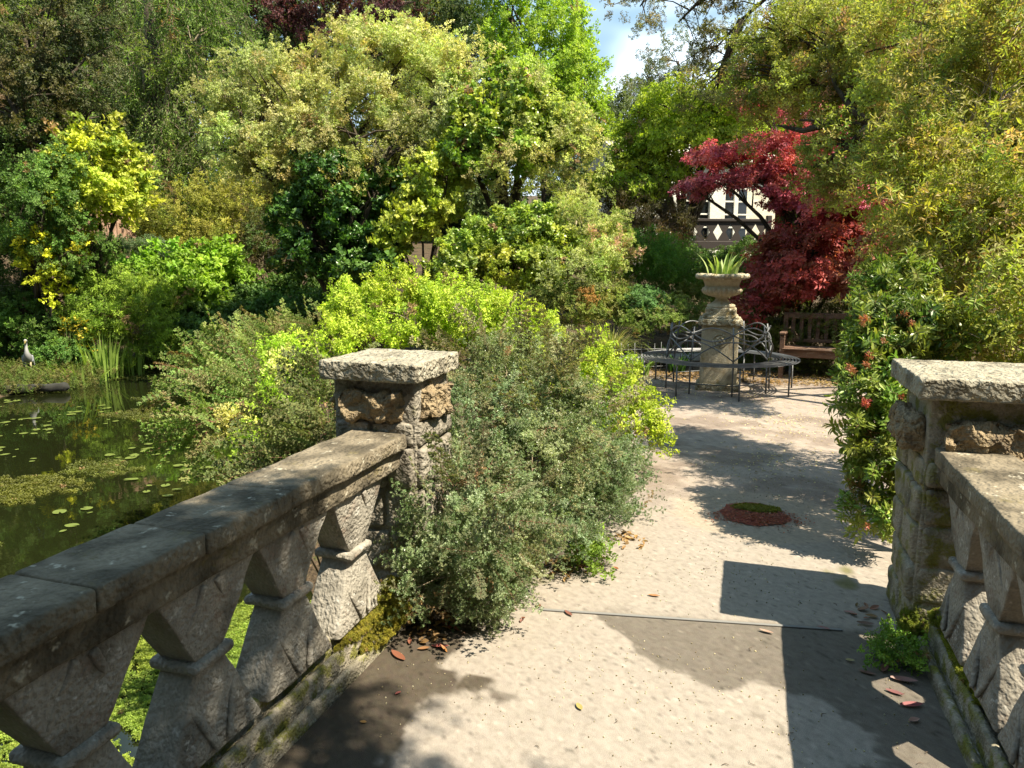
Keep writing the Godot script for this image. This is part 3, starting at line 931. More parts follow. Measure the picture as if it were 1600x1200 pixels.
# ---------------------------------------------------------------- gravel circle: pedestal, urn, ring bench, bench
func set_plaza() -> void:
	var c := Vector3(-0.34, 0, -9.75)
	var turn := 0.05
	var p := thing("stone_pedestal", "square stone pedestal with carved rosette inside the ring bench", "pedestal", c, turn)
	block("base", p, M.crust, Vector3(0, 0.03, 0), Vector3(0.54, 0.10, 0.54), 0.02, 0.02, 7.0, 0.05)
	block("shaft", p, M.urn, Vector3(0, 0.44, 0), Vector3(0.445, 0.78, 0.445), 0.008, 0.006, 5.0, 0.06, Vector2(1.03, 1.03))
	block("cap", p, M.crust, Vector3(0, 0.862, 0), Vector3(0.525, 0.085, 0.525), 0.022, 0.012, 9.0, 0.035)
	block("cap", p, M.crust, Vector3(0, 0.918, 0), Vector3(0.44, 0.05, 0.44), 0.016, 0.012, 9.0, 0.035)
	block("cap", p, M.crust, Vector3(0, 0.985, 0), Vector3(0.37, 0.10, 0.37), 0.022, 0.016, 9.0, 0.03)
	var st := begin()
	for a in 8:
		var d := Vector3(cos(a * TAU / 8.0), sin(a * TAU / 8.0), 0)
		stone(st, Vector3(0, 0.63, 0.232) + d * 0.042, Vector3(0.036, 0.036, 0.028), 0.013, 0.004, 20.0, 0.012)
	stone(st, Vector3(0, 0.63, 0.231), Vector3(0.045, 0.045, 0.035), 0.016, 0.003, 20.0, 0.012)
	obj("rosette", done(st, M.crust), p)
	st = begin()
	var ringp := []
	var ringr := []
	for k in 25:
		ringp.append(Vector3(cos(k * TAU / 24.0) * 0.082, 0.63 + sin(k * TAU / 24.0) * 0.082, 0.226))
		ringr.append(0.011)
	tube(st, ringp, ringr, 6, false)
	obj("rosette_rim", done(st, M.crust), p)
	# urn
	var u := thing("stone_urn", "pale fluted stone urn planted with irises on the pedestal", "urn", c + Vector3(0, 1.035, 0), turn)
	st = begin()
	lathe(st, [Vector2(0.0, 0.0), Vector2(0.17, 0.0), Vector2(0.172, 0.035), Vector2(0.13, 0.05), Vector2(0.085, 0.085), Vector2(0.07, 0.115), Vector2(0.085, 0.135)], 32)
	obj("foot", done(st, M.urn), u)
	st = begin()
	lathe(st, [Vector2(0.085, 0.13), Vector2(0.14, 0.145), Vector2(0.195, 0.175), Vector2(0.222, 0.215), Vector2(0.225, 0.25), Vector2(0.21, 0.262), Vector2(0.212, 0.275)], 192, Vector3.ZERO, 24, 0.17, 0.12, 0.264)
	obj("fluted_bowl", done(st, M.urn), u)
	st = begin()
	lathe(st, [Vector2(0.208, 0.268), Vector2(0.215, 0.30), Vector2(0.235, 0.345), Vector2(0.262, 0.375), Vector2(0.25, 0.38), Vector2(0.18, 0.375), Vector2(0.0, 0.37)], 40)
	obj("upper_bowl", done(st, M.urn), u)
	st = begin()
	var rim := [[], []]
	for k in 41:
		var a := k * TAU / 40.0
		rim[0].append(Vector3(cos(a) * 0.302, 0.392 + 0.004 * sin(a * 7.0), sin(a) * 0.302))
		rim[1].append(0.034 + 0.006 * sin(a * 20.0) + 0.003 * sin(a * 9.0 + 1.0))
	tube(st, rim[0], rim[1], 8, false)
	obj("rim", done(st, M.crust), u)
	st = begin()
	lathe(st, [Vector2(0.0, 0.40), Vector2(0.15, 0.398), Vector2(0.285, 0.388)], 24)
	obj("compost", done(st, M.soil), u)
	var ir := thing("iris_clump", "broad bright green iris leaves growing in the stone urn", "plant", c + Vector3(0, 1.42, 0))
	var pale := plain(Color.WHITE, 0.45)
	pale = leaf_m.thin
	for k in 36:
		var b := Buf.new()
		var a := rng.randf() * TAU
		var rr := 0.21 * sqrt(rng.randf())
		var col: Color = [Color(0.30, 0.42, 0.12), Color(0.20, 0.33, 0.07), Color(0.38, 0.46, 0.18)][k % 3]
		blade(b, Vector3(cos(a) * rr, -0.01, sin(a) * rr), Vector3(cos(a), 0, sin(a)) * rng.randf_range(0.05, 0.6), rng.randf_range(0.15, 0.38), rng.randf_range(0.026, 0.045), col, rng.randf_range(0.0, 0.22))
		var m := ArrayMesh.new()
		b.surface(m, pale)
		obj("leaf", m, ir)
	ring_bench(c)
	garden_bench()
	iron_fence()

func ring_bench(c: Vector3) -> void:
	var o := thing("ring_bench", "circular grey iron bench around the stone pedestal", "bench", c + Vector3(0.0, 0, 0), 0.0)
	for k in 9:
		var r := 0.665 + k * 0.0385
		var st := begin()
		st.set_smooth_group(0)
		var w := 0.011
		var y := 0.405 - 0.008 * absf(k - 4.0) / 4.0
		lathe(st, [Vector2(r - w, y), Vector2(r - w, y + 0.007), Vector2(r + w, y + 0.007), Vector2(r + w, y), Vector2(r - w, y)], 72)
		obj("seat_ring", done(st, M.iron, false), o)
	var n := 8
	for k in n:
		var a := (k + 0.62) * TAU / n
		var d := Vector3(cos(a), 0, sin(a))
		var st := begin()
		tube(st, [d * 0.95 + Vector3(0, 0.40, 0), d * 0.955], [0.0115, 0.0115], 6)
		obj("leg", done(st, M.iron), o)
		st = begin()
		tube(st, [d * 0.66 + Vector3(0, 0.40, 0), d * 0.665], [0.0115, 0.0115], 6)
		obj("leg", done(st, M.iron), o)
		st = begin()
		box(st, d * 0.81 + Vector3(0, 0.392, 0), Vector3(0.34, 0.012, 0.026), Basis(Vector3.UP, -a), 0.002)
		obj("seat_support", done(st, M.iron), o)
		st = begin()
		tube(st, [d * 0.66 + Vector3(0, 0.40, 0), d * 0.63 + Vector3(0, 0.60, 0), d * 0.60 + Vector3(0, 0.83, 0)], [0.010, 0.010, 0.010], 6)
		obj("back_post", done(st, M.iron), o)
		# stretcher near the ground between neighbouring inner legs
		var a2 := (k + 1.62) * TAU / n
		st = begin()
		tube(st, [d * 0.664 + Vector3(0, 0.13, 0), Vector3(cos(a2), 0, sin(a2)) * 0.664 + Vector3(0, 0.13, 0)], [0.007, 0.007], 5)
		obj("stretcher", done(st, M.iron), o)
		# back panel: an eye of two bows above, crossing bows below
		for bow in 4:
			var pts := []
			var rad := []
			for j in 17:
				var t := j / 16.0
				var aa := lerpf(a, a2, t)
				var y := 0.0
				if bow == 0: y = 0.735 + 0.085 * sin(PI * t)
				elif bow == 1: y = 0.735 - 0.075 * sin(PI * t)
				elif bow == 2: y = 0.425 + 0.225 * sin(PI / 2.0 * minf(t * 1.08, 1.0))
				else: y = 0.425 + 0.225 * sin(PI / 2.0 * minf((1.0 - t) * 1.08, 1.0))
				var r := lerpf(0.66, 0.60, (y - 0.40) / 0.43) + (0.006 if bow % 2 == 0 else -0.006)
				pts.append(Vector3(cos(aa) * r, y, sin(aa) * r))
				rad.append(0.009)
			st = begin()
			tube(st, pts, rad, 6)
			obj("back_bow", done(st, M.iron), o)

func garden_bench() -> void:
	var o := thing("garden_bench", "dark wooden slatted garden bench in the shade beside the hedge", "bench", Vector3(0.43, 0, -10.85), -0.10)
	var st: SurfaceTool
	var L := 1.5
	for x in [0.035, L - 0.035]:
		st = begin()
		box(st, Vector3(x, 0.30, 0.0), Vector3(0.065, 0.60, 0.065), Basis.IDENTITY, 0.006)
		obj("leg", done(st, M.wood), o)
		st = begin()
		box(st, Vector3(x, 0.44, -0.52), Vector3(0.065, 0.90, 0.065), Basis(Vector3.RIGHT, -0.10), 0.006)
		obj("leg", done(st, M.wood), o)
		st = begin()
		box(st, Vector3(x, 0.62, -0.24), Vector3(0.085, 0.035, 0.64), Basis(Vector3.RIGHT, -0.05), 0.012)
		obj("armrest", done(st, M.wood), o)
		st = begin()
		box(st, Vector3(x, 0.36, -0.25), Vector3(0.05, 0.09, 0.46), Basis.IDENTITY, 0.005)
		obj("side_rail", done(st, M.wood), o)
	st = begin()
	box(st, Vector3(L / 2.0, 0.355, 0.012), Vector3(L - 0.13, 0.10, 0.032), Basis.IDENTITY, 0.005)
	obj("apron", done(st, M.wood), o)
	for k in 6:
		st = begin()
		box(st, Vector3(L / 2.0, 0.418 - 0.004 * k + 0.0005 * k * k, 0.02 - k * 0.088), Vector3(L - 0.08, 0.022, 0.07), Basis.IDENTITY, 0.005)
		obj("seat_slat", done(st, M.wood), o)
	st = begin()
	box(st, Vector3(L / 2.0, 0.845, -0.562), Vector3(L - 0.06, 0.085, 0.042), Basis(Vector3.RIGHT, -0.10), 0.008)
	obj("top_rail", done(st, M.wood), o)
	st = begin()
	box(st, Vector3(L / 2.0, 0.49, -0.525), Vector3(L - 0.06, 0.05, 0.04), Basis(Vector3.RIGHT, -0.10), 0.006)
	obj("lower_rail", done(st, M.wood), o)
	for k in 12:
		st = begin()
		box(st, Vector3(0.14 + k * (L - 0.28) / 11.0, 0.66, -0.543), Vector3(0.052, 0.32, 0.018), Basis(Vector3.RIGHT, -0.10), 0.004)
		obj("back_slat", done(st, M.wood), o)

func iron_fence() -> void:
	var a := Vector3(-2.19, 0.60, -10.37)
	var b := Vector3(-0.76, 0.56, -11.27)
	a.y = 0.0; b.y = 0.0
	var o := thing("iron_fence", "low thin iron railing edging the planted bed behind shrubs", "railing", a)
	var d := b - a
	for k in 17:
		var st := begin()
		var p := d * k / 16.0
		tube(st, [p, p + Vector3(0, 0.42 + 0.02 * (k % 2), 0)], [0.0065, 0.004], 5)
		obj("bar", done(st, M.iron), o)
	for h in [0.08, 0.34]:
		var st := begin()
		tube(st, [Vector3(0, h, 0), d + Vector3(0, h, 0)], [0.006, 0.006], 5)
		obj("rail", done(st, M.iron), o)
	var s := begin()
	stone(s, Vector3.ZERO, Vector3(1.9, 0.10, 0.35), 0.02, 0.015, 4.0, 0.1)
	var e := obj("stone_edging", done(s, plain(lin(0.42, 0.43, 0.43), 0.7)))
	e.position = (a + b) / 2.0 + Vector3(0.0, 0.14, -0.55)
	e.rotation.y = atan2(-d.z, d.x)
	tag(e, "pale flat stone edging behind the low iron railing", "stone edging")

# ---------------------------------------------------------------- pond
func set_pond() -> void:
	heron(Vector3(-15.25, 0, -12.2))
	# dark edging log and bank stones
	var e := begin()
	stone(e, Vector3.ZERO, Vector3(1.2, 0.16, 0.26), 0.07, 0.06, 2.5, 0.12)
	var eo := obj("edging_log", done(e, plain(lin(0.022, 0.022, 0.018), 1.0)))
	eo.position = Vector3(-14.07, -0.98, -11.39)
	eo.rotation.y = 0.55
	tag(eo, "dark grey log edging the pond bank in front of the heron", "log")
	var spots := [[-15.55, -15.3, 0.35], [-15.75, -15.9, 0.45], [-15.9, -16.6, 0.4], [-16.2, -17.2, 0.5], [-15.7, -17.75, 0.45], [-15.0, -17.9, 0.42], [-14.4, -17.3, 0.4]]
	var words := ["small dark stone beside the reeds", "dark wet stone second from the reeds", "flat dark stone in the middle of the row", "largest grey stone in the row beyond the reeds", "grey stone under the feathery shrub", "pale stone by the dark ivy bank", "last pale stone before the arching shrub"]
	for k in spots.size():
		var st := begin()
		var s: float = spots[k][2]
		stone(st, Vector3.ZERO, Vector3(s * 1.3, s * 0.7, s), s * 0.3, s * 0.14, 3.0 + k * 0.2, 0.1)
		var o := obj("bank_stone", done(st, plain(lin(0.07, 0.075, 0.08) if k < 4 else lin(0.20, 0.18, 0.17), 0.6)))
		o.position = Vector3(spots[k][0], -1.02, spots[k][1])
		o.rotation.y = k * 1.3
		tag(o, words[k] + " on the far pond edge", "stone", "stones along the far pond edge")
	# reeds and marsh flowers
	reeds("tall upright reed clump beside yellow flowers at the pond edge", Vector3(-14.34, -1.23, -13.36), 60, 0.42, 1.25)
	reeds("smaller fan of reeds at the right of the tall clump", Vector3(-14.11, -1.26, -14.03), 34, 0.3, 1.15)
	reeds("low tangle of bent reeds in front of the yellow flowers", Vector3(-14.37, -1.19, -12.74), 46, 0.75, 0.7, 0.7)
	var fl := thing("marsh_flower", "clump of small yellow flowers on stems behind the reeds", "flower", foot(Vector3(-15.08, -0.66, -13.44)))
	var st2 := begin()
	var b := Buf.new()
	for k in 90:
		var p := Vector3(rng.randf_range(-0.5, 0.5), 0, rng.randf_range(-0.3, 0.3))
		var h := rng.randf_range(0.5, 1.35)
		if k % 3 == 0: tube(st2, [p, p + Vector3(0.04, h, 0)], [0.008, 0.005], 4, false)
		for j in 5:
			leaf(b, p + Vector3(rng.randf_range(-0.05, 0.05), h + rng.randf_range(-0.05, 0.08), rng.randf_range(-0.05, 0.05)), Vector3(rng.randfn(), 0.8, rng.randfn()), Vector3.UP, 0.07, 0.07, rng.randf_range(0.8, 1.2))
	var fm := ArrayMesh.new()
	var ym := leaf_material(0.6, 0.3)
	ym.albedo_color = lin(0.62, 0.50, 0.06)
	b.surface(fm, ym)
	obj("stem", done(st2, plain(lin(0.10, 0.16, 0.03), 0.7)), fl)
	obj("petals", fm, fl).set_meta("kind", "stuff")
	# lily pads: notched discs, each a thing of its own
	var proto: Node3D = null
	var r := RandomNumberGenerator.new()
	r.seed = 77
	var heads := [[-12.2, -9.9, 2.2, 50], [-9.6, -8.6, 2.6, 44], [-7.2, -7.6, 1.9, 36], [-6.0, -5.4, 2.0, 24], [-10.5, -6.0, 2.4, 30], [-8.0, -10.2, 1.4, 20]]
	var wordsl := ["small round lily pad floating near the heron's dark log", "small round lily pad floating on the open dark water", "small lily pad floating near the arching shrub's tips", "lily pad floating close to the balustrade", "lily pad floating at the left edge of the pond", "lily pad floating in front of the reed reflections"]
	var pm := plain(lin(0.11, 0.14, 0.03), 0.4)
	for hd in heads.size():
		var near := Vector2.ZERO
		for k in heads[hd][3]:
			if k % 5 == 0:
				var a := r.randf() * TAU
				var d: float = heads[hd][2] * sqrt(r.randf())
				near = Vector2(heads[hd][0] + cos(a) * d * 1.3, heads[hd][1] + sin(a) * d * 0.6)
			var x := near.x + r.randfn() * 0.22
			var z := near.y + r.randfn() * 0.16
			if pond_distance(x, z) > -0.3: continue
			var o: Node3D
			if proto == null:
				var st := begin()
				st.set_smooth_group(-1)
				for j in 14:
					var a0 := 0.25 + j * (TAU - 0.5) / 14.0
					var a1 := 0.25 + (j + 1) * (TAU - 0.5) / 14.0
					var q0 := Vector3(cos(a0) * 0.5, 0.012 + 0.01 * sin(a0 * 3.0), sin(a0) * 0.5)
					var q1 := Vector3(cos(a1) * 0.5, 0.012 + 0.01 * sin(a1 * 3.0), sin(a1) * 0.5)
					for p in [Vector3(0, 0.003, 0), q1, q0]: st.add_vertex(p)
				proto = obj("lily_pad", done(st, pm))
				o = tag(proto, wordsl[hd], "lily pad", "lily pads floating on the pond")
			else:
				o = copy_of(proto, wordsl[hd], "lily pads floating on the pond")
			o.position = Vector3(x, -1.094 + 0.002 * (k % 4), z)
			o.rotation.y = r.randf() * TAU
			o.scale = Vector3(1.0, 1.0, r.randf_range(0.5, 0.9)) * r.randf_range(0.04, 0.15) * (1.0 + 0.03 * -z)
	# algae film and duckweed
	var weed := spray(401, {"len": 0.02, "sides": 6, "side_len": 0.9, "per": 6, "leaf": 0.42, "width": 0.36, "twig": 0.0, "rise": 0.02, "droop": 0.0, "open": 1.0})
	var dk := thing("duckweed", "bright green duckweed carpet on the water under the left balustrade", "duckweed", Vector3.ZERO, 0.0, "", "stuff")
	var bl := []
	for k in 110:
		var x := -1.9 - 3.4 * rng.randf()
		var z := -4.4 + 6.0 * rng.randf()
		if pond_distance(x, z) > -0.1: continue
		bl.append([Vector3(x, -1.083, z), Vector3(0.34, 0.012, 0.34)])
	scatter("duckweed_mat", dk, weed, bl, {"size": 0.028, "dens": 0.75, "inner": 0.0, "out": 0.02, "up": 1.0, "jit": 0.12, "pal": [Color(0.13, 0.19, 0.025), Color(0.17, 0.23, 0.035), Color(0.09, 0.14, 0.016)], "gap": -0.14, "gfreq": 2.2, "rough": 0.3, "floor": -1.099})
	var fd := thing("algae_film", "olive green algae film on the water by the far stones", "algae", Vector3.ZERO, 0.0, "", "stuff")
	var bf := []
	for q in [Vector3(-14.69, -1.22, -16.37), Vector3(-12.92, -1.16, -15.27), Vector3(-10.07, -0.86, -12.44), Vector3(-13.79, -1.05, -14.49)]:
		for k in 9:
			var p: Vector3 = q + Vector3(rng.randf_range(-1.2, 1.2), 0, rng.randf_range(-0.9, 0.9))
			if pond_distance(p.x, p.z) < -0.2:
				bf.append([Vector3(p.x, -1.092, p.z), Vector3(0.7, 0.006, 0.5)])
	for k in 16:
		var p := Vector3(rng.randf_range(-13.5, -3.5), -1.092, rng.randf_range(-13.0, -2.5))
		if pond_distance(p.x, p.z) < -0.4:
			bf.append([p, Vector3(rng.randf_range(0.3, 0.9), 0.005, rng.randf_range(0.15, 0.4))])
	scatter("film", fd, weed, bf, {"size": 0.05, "dens": 0.45, "inner": 0.0, "out": 0.01, "up": 1.0, "jit": 0.04, "pal": [Color(0.045, 0.055, 0.009), Color(0.07, 0.08, 0.013)], "gap": 0.2, "gfreq": 2.0, "floor": -1.099})

func reeds(label: String, at: Vector3, n: int, spread: float, h: float, lean := 0.22) -> void:
	at.y = -1.12
	var o := thing("reed_clump", label, "reeds", at, 0.0, "reeds at the pond edge")
	var b := Buf.new()
	blades(b, Vector3.ZERO, n, spread, h, 0.045, lean, Color(0.31, 0.44, 0.09), 0.12)
	var m := ArrayMesh.new()
	b.surface(m, leaf_m.thin)
	obj("reed_leaves", m, o).set_meta("kind", "stuff")

func heron(at: Vector3) -> void:
	var y := ground_y(at.x, at.z)
	var o := thing("heron", "grey heron standing upright on the far pond bank", "bird", Vector3(at.x, y, at.z), -0.75)
	# one body: tail, breast, S of the neck, head and bill; the bird looks along +x
	var pts := [Vector3(-0.30, 0.34, 0), Vector3(-0.24, 0.40, 0), Vector3(-0.14, 0.48, 0), Vector3(-0.03, 0.56, 0), Vector3(0.06, 0.63, 0), Vector3(0.10, 0.70, 0), Vector3(0.085, 0.77, 0), Vector3(0.06, 0.84, 0), Vector3(0.065, 0.91, 0), Vector3(0.10, 0.955, 0), Vector3(0.145, 0.955, 0), Vector3(0.19, 0.945, 0), Vector3(0.26, 0.925, 0), Vector3(0.31, 0.91, 0)]
	var rad := [0.02, 0.06, 0.105, 0.115, 0.085, 0.055, 0.04, 0.034, 0.034, 0.043, 0.038, 0.02, 0.011, 0.003]
	var col := [Color(0.10, 0.11, 0.12), Color(0.22, 0.23, 0.25), Color(0.27, 0.28, 0.30), Color(0.30, 0.31, 0.33), Color(0.45, 0.45, 0.45), Color(0.5, 0.5, 0.49), Color(0.5, 0.5, 0.49), Color(0.52, 0.52, 0.51), Color(0.56, 0.56, 0.55), Color(0.66, 0.66, 0.65), Color(0.62, 0.62, 0.6), Color(0.35, 0.28, 0.1), Color(0.4, 0.3, 0.08), Color(0.4, 0.3, 0.08)]
	var st := begin()
	st.set_smooth_group(0)
	var rings := []
	for k in pts.size():
		var d: Vector3 = (pts[mini(k + 1, pts.size() - 1)] - pts[maxi(k - 1, 0)]).normalized()
		var x := Vector3(0, 0, 1)
		var u := x.cross(d).normalized()
		var ring := []
		for j in 12:
			var a := TAU * j / 12.0
			ring.append(pts[k] + (x * cos(a) * 0.85 + u * sin(a)) * rad[k])
		rings.append(ring)
	for k in pts.size() - 1:
		for j in 12:
			var q := [rings[k][j], rings[k][(j + 1) % 12], rings[k + 1][(j + 1) % 12], rings[k + 1][j]]
			for t in [0, 2, 1, 0, 3, 2]:
				var c: Color = col[k] if t < 2 else col[k + 1]
				if k > 3 and k < 9 and j in [2, 3, 4]: c = c * 0.45
				if k == 9 and j in [8, 9, 10]: c = c * 0.4
				st.set_color(c * 0.5)
				st.add_vertex(q[t])
	var bm := plain(Color.WHITE, 0.8)
	bm.vertex_color_use_as_albedo = true
	obj("body", done(st, bm), o)
	for s in [-1.0, 1.0]:
		st = begin()
		stone(st, Vector3(-0.13, 0.47, s * 0.085), Vector3(0.34, 0.15, 0.05), 0.024, 0.008, 9.0, 0.03, Vector2(0.7, 1.0), Basis(Vector3.BACK, 0.65))
		obj("wing", done(st, plain(lin(0.19, 0.20, 0.22), 0.8)), o)
		st = begin()
		tube(st, [Vector3(0.0, 0.47, s * 0.045), Vector3(0.005, 0.33, s * 0.048), Vector3(-0.02, 0.17, s * 0.048), Vector3(0.0, 0.0, s * 0.05)], [0.022, 0.012, 0.010, 0.009], 6)
		for t in [-0.5, 0.0, 0.5, PI]:
			tube(st, [Vector3(0.0, 0.008, s * 0.05), Vector3(cos(t) * 0.075, 0.004, s * 0.05 + sin(t) * 0.075)], [0.008, 0.004], 4)
		obj("leg", done(st, plain(lin(0.30, 0.25, 0.15), 0.7)), o)
	st = begin()
	tube(st, [Vector3(0.09, 0.985, 0), Vector3(0.03, 0.975, 0), Vector3(-0.05, 0.935, 0)], [0.012, 0.008, 0.002], 5)
	obj("crest", done(st, plain(lin(0.03, 0.03, 0.035), 0.7)), o)

# ---------------------------------------------------------------- plants across the pond and far off
func set_far_plants() -> void:
	var o: Node3D
	var dots := spray(11, {"len": 1.0, "sides": 7, "side_len": 0.5, "per": 9, "leaf": 0.17, "width": 0.10, "twig": 0.008})
	var broad := spray(12, {"len": 0.9, "sides": 6, "side_len": 0.5, "per": 6, "leaf": 0.28, "width": 0.19, "twig": 0.008, "shape": 1, "droop": 0.3})
	var feather := spray(13, {"len": 1.2, "sides": 9, "side_len": 0.35, "per": 9, "leaf": 0.17, "width": 0.055, "twig": 0.008, "bend": 0.3})
	var pend := spray(14, {"len": 1.3, "sides": 8, "side_len": 0.42, "per": 9, "leaf": 0.14, "width": 0.038, "twig": 0.009, "open": 0.45, "droop": -0.25, "rise": 1.6, "bend": 0.25})
	var fine := spray(15, {"len": 1.1, "sides": 8, "side_len": 0.5, "per": 12, "leaf": 0.085, "width": 0.055, "twig": 0.009, "bark": M.twig_pale})
	var B: Array

	# woodland that closes the view, each crown a tree of its own
	var backs := [
		["dark broad tree far behind the left bank", [Vector3(-33.35, 9.57, -28.70), Vector3(6.83, 8.08, 6.86)], [Color(0.035, 0.06, 0.015), Color(0.06, 0.085, 0.02)]],
		["dark green tree far behind the weeping conifer", [Vector3(-29.05, 9.34, -35.67), Vector3(7.13, 8.56, 7.27)], [Color(0.03, 0.055, 0.015), Color(0.055, 0.085, 0.025)]],
		["deep green tree rising behind the cream shrub", [Vector3(-20.46, 9.08, -38.95), Vector3(6.14, 6.86, 5.83)], [Color(0.035, 0.06, 0.018), Color(0.07, 0.09, 0.03)]],
		["shaded green tree behind the ivy dome", [Vector3(-12.22, 5.27, -38.09), Vector3(5.75, 4.06, 4.88)], [Color(0.04, 0.065, 0.02), Color(0.08, 0.11, 0.03)]],
		["dull green hedge tree low between lime tree and birch", [Vector3(-7.46, 7.11, -47.42), Vector3(3.59, 3.99, 3.39)], [Color(0.045, 0.07, 0.03), Color(0.08, 0.11, 0.04)]],
		["mid green tree behind the garden house", [Vector3(-0.01, 5.60, -42.00), Vector3(5.40, 3.88, 4.59)], [Color(0.06, 0.10, 0.03), Color(0.10, 0.15, 0.04)]],
		["yellow green tree far behind the right trees", [Vector3(5.76, 8.01, -37.56), Vector3(6.50, 5.37, 5.53)], [Color(0.14, 0.18, 0.03), Color(0.20, 0.22, 0.04)]],
		["golden tree behind the bamboo at the right edge", [Vector3(10.33, 7.26, -32.39), Vector3(4.59, 5.05, 4.29)], [Color(0.24, 0.22, 0.03), Color(0.16, 0.18, 0.03)]],
		["dark tree beyond the left edge of the pond", [Vector3(-30.26, 7.07, -19.50), Vector3(4.62, 6.00, 5.10)], [Color(0.035, 0.06, 0.015), Color(0.055, 0.08, 0.02)]],
		["dark tree behind the viewer on the far left shore", [Vector3(-15.0, 6.0, 11.0), Vector3(5.0, 6.5, 4.5)], [Color(0.035, 0.06, 0.015), Color(0.055, 0.08, 0.02)]],
		["dark tree behind the viewer left of the bridge", [Vector3(-6.0, 7.5, 14.0), Vector3(5.5, 7.5, 4.5)], [Color(0.035, 0.06, 0.015), Color(0.055, 0.08, 0.02)]],
		["dark tree behind the viewer at the bridge end", [Vector3(4.0, 7.5, 13.0), Vector3(5.5, 7.5, 4.5)], [Color(0.035, 0.06, 0.015), Color(0.055, 0.08, 0.02)]],
		["dark tree behind the viewer right of the bridge", [Vector3(12.0, 5.5, 8.0), Vector3(4.5, 6.0, 4.5)], [Color(0.035, 0.06, 0.015), Color(0.055, 0.08, 0.02)]],
		["dark tree right of the bridge outside the view", [Vector3(13.5, 4.8, 0.0), Vector3(4.5, 5.2, 4.5)], [Color(0.035, 0.06, 0.015), Color(0.055, 0.08, 0.02)]],
		["dark tree outside the view beyond the bamboo", [Vector3(13.0, 4.5, -8.0), Vector3(4.5, 5.0, 4.5)], [Color(0.05, 0.08, 0.015), Color(0.08, 0.11, 0.02)]],
		["dark tree on the left shore outside the view", [Vector3(-21.0, 5.0, 1.0), Vector3(4.0, 6.0, 5.0)], [Color(0.035, 0.06, 0.015), Color(0.055, 0.08, 0.02)]]]
	for bk in backs:
		var bl: Array = bk[1]
		o = plant("woodland_tree", bk[0], "tree", foot(Vector3(bl[0].x, 0, bl[0].z)), "woodland trees behind the garden")
		var parts := [bl]
		for k in 7:
			parts.append([bl[0] + bl[1] * Vector3(rng.randf_range(-0.7, 0.7), rng.randf_range(-0.8, 0.75), rng.randf_range(-0.5, 0.8)), bl[1] * rng.randf_range(0.32, 0.5)])
		limbs(o, "trunk", o.position, [bl], 0.28, 4)
		scatter("crown", o, dots, parts, {"size": 1.15, "dens": 1.1, "pal": bk[2], "inner": 0.6, "gap": -0.15, "gfreq": 0.35})

	# sparse dark evergreen, upper left
	o = plant("evergreen_oak", "dark olive tree with pale bare twigs at the upper left", "tree", foot(Vector3(-17.54, 0, -14.09)))
	B = [[Vector3(-16.77, 6.88, -14.24), Vector3(1.45, 1.38, 1.23)], [Vector3(-16.63, 5.29, -13.62), Vector3(1.20, 1.05, 1.02)], [Vector3(-16.15, 6.27, -14.94), Vector3(0.87, 1.26, 1.07)], [Vector3(-16.29, 5.12, -15.23), Vector3(0.81, 0.73, 0.69)], [Vector3(-16.90, 4.41, -14.40), Vector3(1.26, 0.79, 1.07)], [Vector3(-16.30, 7.63, -15.51), Vector3(0.97, 0.80, 0.82)]]
	limbs(o, "trunk", o.position, B, 0.22, 9, M.bark, 1.0)
	scatter("crown", o, dots, B, {"size": 0.42, "dens": 0.85, "inner": 0.5, "pal": [Color(0.022, 0.036, 0.010), Color(0.035, 0.05, 0.015), Color(0.075, 0.07, 0.03)], "gap": -0.1, "gfreq": 0.9})
	o = plant("green_shrub", "mid green bushy shrub on dark stems left of the yellow shrub", "shrub", foot(Vector3(-16.76, 0, -13.62)))
	B = [[Vector3(-16.40, 3.70, -13.74), Vector3(1.07, 1.07, 0.91)], [Vector3(-16.55, 2.64, -13.25), Vector3(0.90, 0.90, 0.77)], [Vector3(-15.16, 3.33, -13.35), Vector3(0.50, 0.73, 0.62)], [Vector3(-15.22, 2.74, -12.97), Vector3(0.58, 0.52, 0.49)], [Vector3(-16.25, 2.21, -13.78), Vector3(0.93, 0.62, 0.79)], [Vector3(-15.01, 2.16, -13.52), Vector3(0.51, 0.42, 0.43)], [Vector3(-15.08, 1.74, -13.14), Vector3(0.44, 0.35, 0.37)], [Vector3(-14.89, 1.87, -13.95), Vector3(0.34, 0.21, 0.29)]]
	limbs(o, "stem", o.position, B, 0.09, 8, M.bark, 1.0)
	scatter("foliage", o, dots, B, {"size": 0.34, "dens": 0.95, "inner": 0.5, "pal": [Color(0.07, 0.15, 0.025), Color(0.05, 0.11, 0.02), Color(0.11, 0.19, 0.04)], "gap": -0.08, "gfreq": 1.1})
	o = plant("yellow_shrub", "bright yellow leaved shrub overhanging the wooden fence", "shrub", foot(Vector3(-15.34, 0, -14.34)))
	B = [[Vector3(-15.12, 4.25, -14.43), Vector3(0.61, 0.61, 0.52)], [Vector3(-15.02, 3.49, -14.24), Vector3(0.89, 0.67, 0.75)], [Vector3(-14.76, 3.01, -14.51), Vector3(0.56, 0.37, 0.48)], [Vector3(-15.28, 3.69, -13.97), Vector3(0.51, 0.76, 0.64)], [Vector3(-14.71, 3.77, -14.85), Vector3(0.34, 0.55, 0.47)], [Vector3(-14.69, 3.31, -14.86), Vector3(0.28, 0.41, 0.35)], [Vector3(-15.16, 2.87, -13.95), Vector3(0.61, 0.33, 0.52)]]
	limbs(o, "stem", o.position, B, 0.07, 6)
